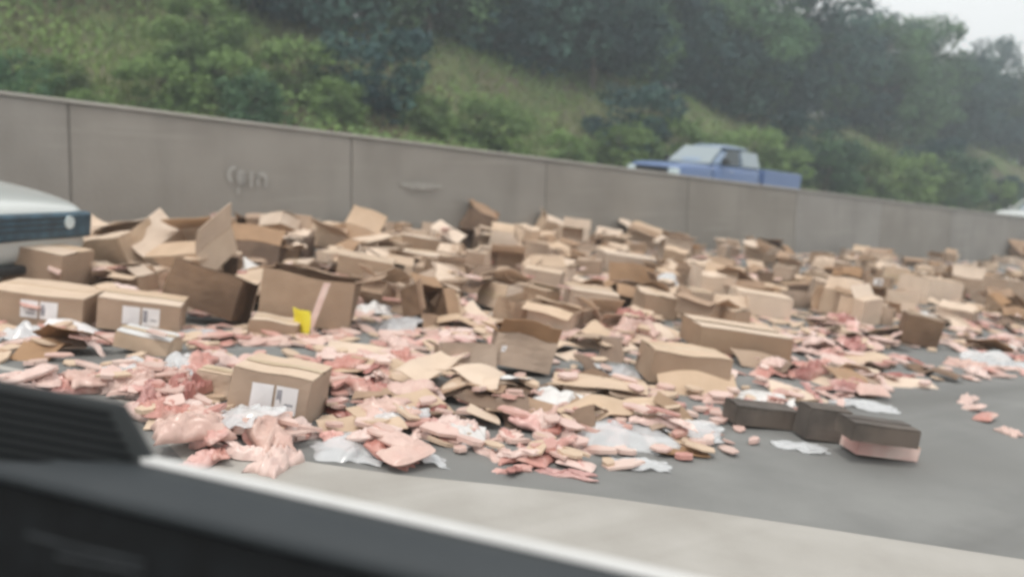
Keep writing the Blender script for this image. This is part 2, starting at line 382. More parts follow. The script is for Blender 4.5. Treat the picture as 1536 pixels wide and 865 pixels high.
def place_tree(pm, a, t, sc, name, label, cat, group, rz):
    o = empty(name, Matrix.Translation(HW(a, t)) @ Matrix.Rotation(rz, 4, 'Z') @ Matrix.Diagonal((sc[0], sc[0], sc[1], 1)))
    tag(o, label, cat, group)
    for nm, me in zip(('trunk', 'crown'), pm):
        c = bpy.data.objects.new(nm, me); COL.objects.link(c); c.parent = o
tx = random.Random(5)
# trees: (picture column, distance across road beyond hill foot, proto, scale)
def col_at(px, t):
    d = ray(px, 300); return d.x * t / d.y
trees = []
for px, dt, p, s in [(-160, 6.5, 1, .9), (-40, 8, 0, .95), (70, 5.5, 2, .85), (120, 9, 3, 1.), (400, 11.5, 1, 1.1), (450, 9.5, 0, 1.), (520, 7.5, 2, .9),
                     (610, 5.5, 1, .88), (690, 8.5, 3, 1.), (790, 7, 0, 1.), (880, 5.5, 2, 1.), (960, 8, 1, 1.05), (1040, 9, 3, 1.1), (1110, 6.5, 0, 1.05),
                     (1185, 7.5, 1, 1.12), (1250, 8.5, 2, 1.1), (1315, 6.5, 3, 1.0), (1370, 8.5, 0, 1.), (1425, 7, 2, 1.02), (1475, 9, 1, .98), (1530, 6.5, 0, 1.), (1590, 8, 3, 1.05),
                     (1640, 7, 2, 1.1), (1700, 8, 1, 1.1)]:
    t = TF1 + dt + (7.5 if px < 850 else 4.6); a = col_at(px, t)
    trees.append((px, a, t, p, s))
for k in range(26):                                # second line on the ridge
    px = -150 + k * 66 + tx.uniform(-15, 15); t = TF1 + tx.uniform(14, 20); trees.append((px, col_at(px, t), t, tx.randrange(4), tx.uniform(.95, 1.15)))
desc = ['leafy green tree', 'tall dark bluish green tree', 'broad dense bluish tree', 'slim upright green tree']
def wherex(px):
    marks = [(60, 'above the white sports car'), (230, 'above the wall left of the graffiti'), (400, 'above the white graffiti'), (560, 'above the second wall joint'),
             (740, 'above the pale paint smear'), (930, 'just left of the blue pickup'), (1130, 'behind the blue pickup'), (1300, 'right of the blue pickup'),
             (1460, 'under the open patch of sky'), (9999, 'above the white car roof')]
    for x, s in marks:
        if px < x: return s
for px, a, t, p, s in trees:
    back = t > TF1 + 12
    place_tree(protos[p], a, t, (s * tx.uniform(.95, 1.1), s * tx.uniform(.92, 1.08)), 'tree', '%s %s %s' % (desc[p], 'on the ridge' if back else 'on the slope', wherex(px)), 'tree', 'trees on the hillside', tx.uniform(0, 6.28))
sdesc = ['bright green leafy shrub', 'mid green rounded shrub', 'dark bluish shrub']
for px, dt, p, s in [(20, 3.5, 1, .7), (130, 3, 0, .6), (90, 5.5, 0, .8), (230, 4.5, 0, 1.2), (280, 6.5, 0, 1.3), (330, 5, 0, 1.2), (370, 3.2, 1, .9), (300, 8, 0, 1.4), (440, 5.5, 0, .9), (510, 3.6, 0, .6),
                     (640, 3.6, 0, .6), (720, 3.8, 0, .9), (760, 2.8, 0, .8), (850, 3.2, 0, .7), (930, 3.0, 0, .9), (1000, 4, 0, 1.1), (1060, 3.8, 0, 1.), (1120, 4.4, 0, 1.1), (1180, 3.6, 0, .8), (1240, 3, 1, .9),
                     (1290, 3.6, 0, 1.2), (1340, 2.6, 0, 1.2), (1380, 3.4, 0, 1.2), (1440, 2.8, 1, 1.1), (1490, 3.2, 0, 1.1), (1540, 3, 2, 1.2), (1590, 3, 1, 1.2), (1640, 3, 1, 1.3), (1400, 4.6, 2, 1.2), (950, 5, 2, 1.1), (560, 4.8, 2, 1.1), (1210, 5.2, 2, 1.2)]:
    t = TF1 + dt; a = col_at(px, t); s = s * .62 if px < 420 else s
    place_tree(sprotos[p], a, t, (s * 1.1, s), 'shrub', '%s low on the bank %s' % (sdesc[p], wherex(px)), 'shrub', 'shrubs on the bank', tx.uniform(0, 6.28))
for k in range(34):
    px = -150 + k * 52 + tx.uniform(-12, 12); t = TF1 + tx.uniform(10.5, 13.5)
    p = tx.choice([1, 2, 2]); sc_ = tx.uniform(1.5, 1.9)
    place_tree(sprotos[p], col_at(px, t), t, (sc_, sc_), 'shrub', 'tall %s along the ridge %s' % (sdesc[p], wherex(px)), 'shrub', 'shrubs on the bank', tx.uniform(0, 6.28))
# grass and vines covering the bank
rg = random.Random(31); g = MB()
for _ in range(24000):
    px = rg.uniform(-250, 1700); t = TF1 + .1 + 13 * rg.random() ** 1.5; a = col_at(px, t) + rg.uniform(-1, 1)
    p = HW(a, t); hgt = rg.uniform(.18, .5); an = rg.uniform(0, 6.28); w = rg.uniform(.03, .07)
    dx, dy = math.cos(an) * w, math.sin(an) * w; lx, ly = rg.uniform(-.25, .25) * hgt * 2, rg.uniform(-.25, .25) * hgt * 2
    g.add([p + Vector((-dx, -dy, 0)), p + Vector((dx, dy, 0)), p + Vector((lx + dx * .4, ly + dy * .4, hgt * .7)), p + Vector((lx * 1.6, ly * 1.6, hgt))], [(0, 1, 2, 3)])
tag(g.build('grass', M['grass']), 'long mixed green and dry grass covering the bank', 'grass', kind='stuff')
g = MB()
for _ in range(34000):
    px = rg.uniform(-250, 1700); t = TF1 + .4 + 16 * rg.random(); a = col_at(px, t) + rg.uniform(-1, 1)
    q = noise.noise(Vector((a * .22, t * .3, 5.)))
    if q < -.15: continue
    p = HW(a, t) + Vector((0, 0, rg.uniform(.05, .35 + q)))
    nn = Vector((rg.uniform(-1, 1), rg.uniform(-1.4, .4), rg.uniform(.1, 1))).normalized(); A = nn.orthogonal().normalized(); A = Matrix.Rotation(rg.uniform(0, 6.28), 3, nn) @ A; B = nn.cross(A)
    s = rg.uniform(.08, .2)
    g.add([p - A * s * .5, p + B * s * .4, p + A * s * .6, p - B * s * .4], [(0, 1, 2, 3)])
tag(g.build('vines', M['leaf_bright']), 'leafy vines creeping in patches over the bank', 'ground cover', kind='stuff')

# ------------------------------------------------------------------ vehicles
def wheel(parent, x, y, r, w=.22):
    s = 1 if y > 0 else -1
    t = MB(); seg = 28; prof = [(-w / 2, r * .66), (-w / 2, r * .93), (-w / 2 + .03, r), (w / 2 - .03, r), (w / 2, r * .93), (w / 2, r * .66)]
    vs_ = [(x + math.cos(2 * math.pi * i / seg) * rr, y + q, r + math.sin(2 * math.pi * i / seg) * rr) for i in range(seg) for q, rr in prof]
    kk = len(prof); t.add(vs_, [(i * kk + p, ((i + 1) % seg) * kk + p, ((i + 1) % seg) * kk + (p + 1) % kk, i * kk + (p + 1) % kk) for i in range(seg) for p in range(kk)])
    e = t.build('wheel', M['tyre'], parent, smooth=True)
    m = MB(); m.tube((x, y - w * .3, r), (x, y + w * .3, r), r * .67, r * .67, 28)
    m.tube((x, y + s * w * .2, r), (x, y + s * w * .42, r), r * .14, r * .1, 12)
    for i in range(5):
        an = i * 2 * math.pi / 5; m.tube((x, y + s * w * .38, r), (x + math.cos(an) * r * .6, y + s * w * .34, r + math.sin(an) * r * .6), .035, .03, 6)
    m.build('rim', M['chrome'], e)
def loft(secs, name, m, parent, lv=2, close=True):
    b = MB(); kk = len(secs[0][1]) * 2
    vs_ = []
    for x, half in secs:
        dx = [q[2] if len(q) > 2 else 0 for q in half]
        ring = [(x + q, y, z) for (y, z, *_), q in zip(half, dx)] + [(x + q, -y, z) for (y, z, *_), q in reversed(list(zip(half, dx)))]
        vs_ += ring
    fs = [(i * kk + p, i * kk + (p + 1) % kk, (i + 1) * kk + (p + 1) % kk, (i + 1) * kk + p) for i in range(len(secs) - 1) for p in range(kk)]
    fs += [tuple(reversed(range(kk))), tuple(range((len(secs) - 1) * kk, len(secs) * kk))]
    b.add(vs_, fs); o = b.build(name, m, parent, smooth=True); subd(o, lv); return o
def half(w, z0, z1, crown=.03, tuck=.05):        # half section bottom centre .. top centre
    return [(.3 * w, z0), (w - tuck, z0), (w - .01, z0 + .12), (w, z0 + .6 * (z1 - z0)), (w - .03, z1 - .04), (w - .12, z1), (.35 * w, z1 + crown)]
def panel_quad(parent, name, m, pts, th=.02):
    b = MB(); P = [Vector(p) for p in pts]; nn = (P[1] - P[0]).cross(P[-1] - P[0]).normalized() * th
    k_ = len(P); b.add(P + [p - nn for p in P], [tuple(range(k_)), tuple(reversed(range(k_, 2 * k_)))] + [(i, k_ + i, k_ + (i + 1) % k_, (i + 1) % k_) for i in range(k_)])
    return b.build(name, m, parent)
def make_coupe(root, paint, sporty=True):
    L = 2.35
    secs = [(L, half(.70, .30, .66)), (L - .12, half(.84, .22, .74)), (L - .5, half(.92, .2, .80)), (1.5, half(.93, .2, .84)), (1.0, half(.93, .2, .88)), (.4, half(.93, .2, .90)),
            (-.6, half(.93, .2, .92)), (-1.5, half(.94, .22, .95)), (-2.0, half(.90, .26, .95)), (-2.28, half(.80, .34, .90)), (-2.36, half(.7, .4, .8))]
    loft(secs, 'body', paint, root)
    cab = [(1.12, [(.3, .86), (.70, .86), (.74, .88), (.6, .895), (.3, .90)]), (.35, [(.3, .86), (.80, .86), (.80, .92), (.66, 1.24), (.3, 1.30)]),
           (-.4, [(.3, .86), (.82, .86), (.82, .93), (.66, 1.30), (.3, 1.36)]), (-1.1, [(.3, .86), (.80, .86), (.80, .93), (.62, 1.24), (.3, 1.30)]), (-1.95, [(.3, .86), (.66, .88), (.68, .9), (.55, .93), (.3, .95)])]
    cab = [(x - .42 * (x > -1), q) for x, q in cab]
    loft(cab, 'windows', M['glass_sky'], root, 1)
    rf = [(.36, [(.3, 1.23), (.62, 1.21), (.66, 1.24), (.5, 1.30), (.3, 1.32)]), (-.4, [(.3, 1.3), (.63, 1.29), (.665, 1.315), (.5, 1.37), (.3, 1.39)]), (-1.15, [(.3, 1.22), (.6, 1.20), (.63, 1.24), (.5, 1.29), (.3, 1.31)])]
    rf = [(x - .42 * (x > -1), q) for x, q in rf]
    loft(rf, 'roof', paint, root, 1)
    for s in (-1, 1):
        b = MB()
        for p0, p1 in (((.66, s * .73, .90), (-.06, s * .655, 1.26)), ((-.06, s * .655, 1.26), (-.82, s * .655, 1.33)), ((-.82, s * .655, 1.33), (-1.15, s * .61, 1.26)), ((-1.15, s * .61, 1.26), (-1.95, s * .62, .93))):
            b.tube(p0, p1, .035, .035, 8)
        b.build('pillar', paint, root, smooth=True)
        m = MB(); m.tube((.33, s * .82, .92), (.33, s * .96, .95), .02, .02, 8); m.build('mirror_arm', M['black'], root)
        m = MB(); m.box(.27, .37, s * .98 - .07, s * .98 + .07, .90, 1.0); bevel(m.build('mirror', paint, root), .03, 3)
        h = MB(); h.tube((L + .045, s * .42, .60), (L - .05, s * .42, .60), .055, .06, 20); h.build('headlight', M['lens'], root, smooth=False)
        panel_quad(root, 'tail_light', mat('tail_red', (.3, .02, .02), None, rough=.2), [(-2.375, s * .35, .7), (-2.36, s * .68, .7), (-2.36, s * .68, .8), (-2.375, s * .35, .8)][::s], .03)
    g = MB(); g.box(L - .10, L + .03, -.72, .72, .46, .68); bevel(g.build('grille', M['grille'], root), .03, 3)
    g = MB()
    for i in range(3): g.box(L + .03, L + .036, -.4, .4, .54 + i * .045, .55 + i * .045)
    g.build('grille_bar', M['black'], root)
    g = MB(); g.box(L - .2, L + .045, -.72, .72, .20, .27); bevel(g.build('front_lip', M['black'], root), .02, 2)
    for x in (1.42, -1.42):
        for s in (-1, 1): wheel(root, x, s * .83, .33)
cx_, cy_, _ = 0, 0, 0
def car_matrix(a, t, h, yaw): # on the near road; yaw in the road plane
    return ROAD4 @ Matrix.Translation((a, t, h)) @ Matrix.Rotation(yaw, 4, 'Z')
car1 = empty('white_car')
make_coupe(car1, M['paint_white'])
tag(car1, 'white sports car with dark slim grille behind the boxes at far left', 'car')
A1 = (col_at(118, 7.85) - 1.86, 8.95)
car1.matrix_world = car_matrix(A1[0], A1[1], dip(*A1), R(-50)) @ Matrix.Diagonal((.93, .93, .93, 1))
car1.name = 'sports_car'
car2 = empty('car'); make_coupe(car2, M['paint_white'])
tag(car2, 'white car whose roof shows above the wall at the right edge', 'car')
t2 = TF0 + 3.4; a2 = col_at(1562, t2)
car2.matrix_world = Matrix.Translation(ROAD @ Vector((a2, t2, 0)) + Vector((0, 0, FR + .02))) @ ROAD4 @ Matrix.Rotation(math.pi, 4, 'Z') @ Matrix.Diagonal((1.0, 1.0, 1.2, 1))

# pickup: front faces -x in its own axes after the turn
pk = empty('pickup_truck'); tag(pk, 'light blue crew cab pickup truck driving left behind the wall', 'pickup truck')
bl = M['paint_blue']
def hb(w, z0, z1, c=.02): return [(.3 * w, z0), (w - .03, z0), (w, z0 + .15), (w, z0 + .6 * (z1 - z0)), (w - .015, z1 - .03), (w - .07, z1), (.4 * w, z1 + c)]
loft([(2.85, hb(.84, .5, 1.02)), (2.80, hb(.93, .45, 1.10)), (2.3, hb(.97, .42, 1.16)), (1.35, hb(.98, .42, 1.2)), (1.3, hb(.98, .42, 1.2))], 'hood', bl, pk, 1)
loft([(1.32, hb(.98, .40, 1.2)), (1.25, hb(.985, .40, 1.22)), (-.9, hb(.985, .40, 1.24)), (-.98, hb(.98, .40, 1.24))], 'body', bl, pk, 1)
loft([(1.42, [(.3, 1.19), (.86, 1.19), (.88, 1.2), (.8, 1.22), (.3, 1.23)]), (.72, [(.3, 1.19), (.92, 1.19), (.92, 1.25), (.76, 1.74), (.3, 1.79)]), (-.72, [(.3, 1.19), (.92, 1.19), (.92, 1.25), (.76, 1.76), (.3, 1.81)]), (-.95, [(.3, 1.19), (.92, 1.19), (.92, 1.25), (.8, 1.4), (.3, 1.45)])], 'cab_frame', M['paint_pale'], pk, 1)
loft([(.78, [(.3, 1.72), (.70, 1.70), (.77, 1.73), (.7, 1.80), (.3, 1.84)]), (0, [(.3, 1.76), (.72, 1.75), (.79, 1.77), (.72, 1.84), (.3, 1.88)]), (-.74, [(.3, 1.74), (.70, 1.73), (.77, 1.75), (.7, 1.82), (.3, 1.85)])], 'roof', M['paint_pale'], pk, 1)
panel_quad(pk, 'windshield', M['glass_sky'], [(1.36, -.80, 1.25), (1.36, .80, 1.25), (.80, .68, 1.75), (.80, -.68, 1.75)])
for s in (-1, 1):
    def q(pts, nm, m): 
        P = [(x, s * y, z) for x, y, z in pts]; panel_quad(pk, nm, m, P if s < 0 else P[::-1], .015)
    q([(1.05, .945, 1.27), (.20, .945, 1.27), (.18, .80, 1.71), (.66, .80, 1.70)], 'side_window', M['glass_dark'])
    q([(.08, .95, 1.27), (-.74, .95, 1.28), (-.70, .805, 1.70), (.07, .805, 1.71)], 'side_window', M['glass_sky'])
    m = MB(); m.box(.98, 1.1, s * 1.08 - .1, s * 1.08 + .1, 1.24, 1.42); bevel(m.build('mirror', M['black'], pk), .02)
    m = MB(); m.box(2.72, 2.87, s * .78 - .15, s * .78 + .15, .82, 1.0); bevel(m.build('headlight', M['lens'], pk), .02)
    m = MB(); m.box(.55, .67, s * .99 - .012, s * .99 + .012, 1.06, 1.10); bevel(m.build('door_handle', M['chrome'], pk), .008)
b = MB(); b.box(-2.9, -1.02, .90, .98, .45, 1.28); b.box(-2.9, -1.02, -.98, -.90, .45, 1.28); b.box(-1.06, -1.0, -.90, .90, .45, 1.28); b.box(-2.9, -1.02, -.9, .9, .6, .68)
bevel(b.build('truck_bed', bl, pk), .02)
b = MB(); b.box(-2.96, -2.905, -.9, .9, .6, 1.26); bevel(b.build('tailgate', bl, pk), .02)
b = MB(); b.box(2.78, 2.95, -.95, .95, .45, .66); bevel(b.build('front_bumper', M['chrome'], pk), .03)
b = MB(); b.box(-3.08, -2.96, -.92, .92, .48, .62); bevel(b.build('rear_bumper', M['chrome'], pk), .03)
b = MB(); b.box(2.80, 2.875, -.6, .6, .72, 1.0)
for i in range(4): b.box(2.875, 2.89, -.58, .58, .75 + i * .06, .77 + i * .06)
b.build('grille', M['black'], pk)
for x in (1.95, -1.9):
    for s in (-1, 1): wheel(pk, x, s * .86, .38, .26)
t3 = TF0 + 5.1; a3 = col_at(1072, t3)
pk.matrix_world = Matrix.Translation(ROAD @ Vector((a3, t3, 0)) + Vector((0, 0, FR - .0))) @ ROAD4 @ Matrix.Rotation(math.pi, 4, 'Z')

# ------------------------------------------------------------------ spilled load: support height map (road axes)
RES = .05; GA0, GT0 = -4., 1.; GNA, GNT = 1000, 240
HM = np.zeros((GNA, GNT), np.float32)             # height over ground
OCC = np.zeros((GNA, GNT), np.int8)               # covered by a box
def cells(a, t, w, d, yaw, grow=1.):
    r = math.hypot(w, d) / 2 * grow + RES
    i0, i1 = int((a - r - GA0) / RES), int((a + r - GA0) / RES) + 1; j0, j1 = int((t - r - GT0) / RES), int((t + r - GT0) / RES) + 1
    i0, i1, j0, j1 = max(0, i0), min(GNA, i1), max(0, j0), min(GNT, j1)
    if i1 <= i0 or j1 <= j0: return None
    I, J = np.meshgrid(np.arange(i0, i1), np.arange(j0, j1), indexing='ij')
    x = GA0 + (I + .5) * RES - a; y = GT0 + (J + .5) * RES - t; c, s = math.cos(yaw), math.sin(yaw)
    u = x * c + y * s; v = -x * s + y * c
    m = (np.abs(u) <= w / 2 * grow) & (np.abs(v) <= d / 2 * grow)
    return I[m], J[m]
def hat(a, t, w, d, yaw, q=80):
    c = cells(a, t, w, d, yaw)
    return float(np.percentile(HM[c], q)) if c and len(c[0]) else 0.
def fill(a, t, w, d, yaw, h, occ=True):
    c = cells(a, t, w, d, yaw)
    if c and len(c[0]):
        HM[c] = np.maximum(HM[c], h)
        if occ: OCC[c] = 1
def covered(a, t, w, d, yaw):
    c = cells(a, t, w, d, yaw)
    return float(OCC[c].mean()) if c and len(c[0]) else 0.
VIEWYAW = math.atan2(C_.dot(CW @ Vector((1, 0, 0))), D.dot(CW @ Vector((1, 0, 0))))   # road-frame yaw of the picture's right

LAND = []                                        # landmarks for labels: (px, py, words)
USED = {}
def where(px, py):
    best = min(LAND, key=lambda L: math.hypot((L[0] - px) / 1.3, L[1] - py)); dx, dy = px - best[0], py - best[1]
    dd = math.hypot(dx, dy)
    if abs(dx) > 1.6 * abs(dy): w = 'left of' if dx < 0 else 'right of'
    else: w = 'behind' if dy < 0 else 'in front of'
    if dd < 34: w = 'just ' + w
    return w + ' ' + best[2]

def make_box(name, w, d, h, state, mats, seed, mtx, label=None, paper=None, crush=.02, flap_ang=None, tapeon=True):
    """cardboard carton, base centre at the origin; front is -y. state: closed / open / lidless"""
    rg = random.Random(seed); th = .006
    A = [rg.uniform(-1, 1) for _ in range(8)]; s_ = max(w, d, h)
    def D_(p):
        q = p.copy(); x, y, z = p.x / s_ * 3, p.y / s_ * 3, p.z / s_ * 3
        q.x += crush * (A[0] * math.sin(2 * z + 3 * y * A[1]) + A[2] * .9 * z * .5 + .12 * math.sin(5 * y + 4 * z + A[5] * 9))
        q.y += crush * (A[3] * math.sin(2.2 * z + 2.6 * x * A[4]) + A[5] * .9 * z * .5 + .12 * math.sin(5 * x + 4 * z + A[2] * 9))
        q.z += crush * (A[6] * math.sin(2.4 * x + 1.8 * y * A[7]) * min(1, z) * .9)
        return q
    root = empty(name, mtx)
    X, Y = w / 2, d / 2
    b = MB()
    b.sheet(lambda u, v: Vector((-X + w * u, -Y, h * v)), 6, 5, th, 0)
    b.sheet(lambda u, v: Vector((X - w * u, Y, h * v)), 6, 5, th, 0)
    b.sheet(lambda u, v: Vector((X, -Y + d * u, h * v)), 6, 5, th, 0)
    b.sheet(lambda u, v: Vector((-X, Y - d * u, h * v)), 6, 5, th, 0)
    b.sheet(lambda u, v: Vector((-X + w * u, Y - d * v, .004)), 6, 5, th, 0)
    b.warp(D_).build('body', mats[0], root)
    fm = mats[1]
    if state != 'lidless':
        for kk, (ex, ey, L, base) in enumerate((('x', -1, w, Y), ('x', 1, w, Y), ('y', -1, d, X), ('y', 1, d, X))):
            if state == 'closed':
                if ex == 'y': continue
                an = rg.uniform(0, .03) if (seed < 1000 or rg.random() < .7) else rg.uniform(.1, .5); ln = d / 2 - .002
            else:
                an = (flap_ang[kk] if flap_ang else rg.choice([rg.uniform(2.0, 3.0), rg.uniform(2.6, 3.8), rg.uniform(.3, 1.2)])); ln = min(d, w) / 2 * .98
                if an is None: continue
            curl = rg.uniform(-.25, .25) * (1 if state != 'closed' else .15)
            def P(u, v, ex=ex, ey=ey, L=L, base=base, an=an, ln=ln, curl=curl):
                aa = an + curl * v; out = -math.cos(aa) * ln * v; up = math.sin(aa) * ln * v + .005
                al = -L / 2 + L * u
                if ex == 'x': return Vector((al if ey < 0 else -al, ey * (base + out), h + up))
                return Vector((ey * (base + out), al if ey > 0 else -al, h + up))
            f = MB(); f.sheet(P, 6, 4, .0045, 0); f.warp(D_).build('flap', fm, root)
        if state == 'closed' and tapeon:
            t = MB(); t.sheet(lambda u, v: Vector((-X + w * u, -.025 + .05 * v, h + .0115)), 6, 1, .001, 0); t.warp(D_).build('tape', M['tape'], root)
    if paper:
        x0, x1, z0, z1, face = paper               # fractions on a face
        lb = MB(); 
        def lp(x, z, o):
            if face == 'f': return D_(Vector((-X + w * x, -Y - .0045 - o, h * z)))
            return D_(Vector((X + .0045 + o, -Y + d * x, h * z)))
        def rect(a0, a1, b0, b1, o, mi):
            lb.add([lp(a0, b0, o), lp(a1, b0, o), lp(a1, b1, o), lp(a0, b1, o)], [(0, 1, 2, 3)], mi)
        xm = (x0 + x1) / 2; g_ = (x1 - x0) * .03
        rect(x0, xm - g_, z0, z1, 0, 0); rect(xm + g_, x1, z0, z1, 0, 0)
        dz = z1 - z0
        for i, (aa, bb) in enumerate(((.35, .9), (.45, .85), (.3, .8))):
            rect(x0 + (xm - x0) * aa, x0 + (xm - x0) * bb, z0 + dz * (.62 - i * .2), z0 + dz * (.72 - i * .2), .001, 1)
        rect(xm + (x1 - xm) * .12, xm + (x1 - xm) * .34, z0 + dz * .2, z0 + dz * .85, .001, 1)
        rect(xm + (x1 - xm) * .5, xm + (x1 - xm) * .86, z0 + dz * .3, z0 + dz * .38, .001, 1)
        lb.build('label', [M['paper'], M['ink']], root)
    return root
def box_mtx(a, t, yaw, rx, ry, w, d, h, lift):
    Rm = Matrix.Rotation(yaw, 3, 'Z') @ Euler((rx, ry, 0)).to_matrix()
    zmin = min((Rm @ Vector((sx * w / 2, sy * d / 2, z))).z for sx in (-1, 1) for sy in (-1, 1) for z in (0, h))
    cc = Rm @ Vector((0, 0, h / 2))
    zmax = max((Rm @ Vector((sx * w / 2, sy * d / 2, z))).z for sx in (-1, 1) for sy in (-1, 1) for z in (0, h))
    m = ROAD4 @ Matrix.Translation((a - cc.x, t - cc.y, dip(a, t) + lift - zmin + .004)) @ Rm.to_4x4()
    return m, zmax - zmin
MS = {'w': ('card_darkest', 'card_darkest'), 'n': ('card', 'card_in'), 'p': ('card_pale', 'card_pale'), 'd': ('card_dark', 'card_in'), 'm': ('card', 'card_pale')}  # body, flaps; paler flaps over darker sides paint in light from above
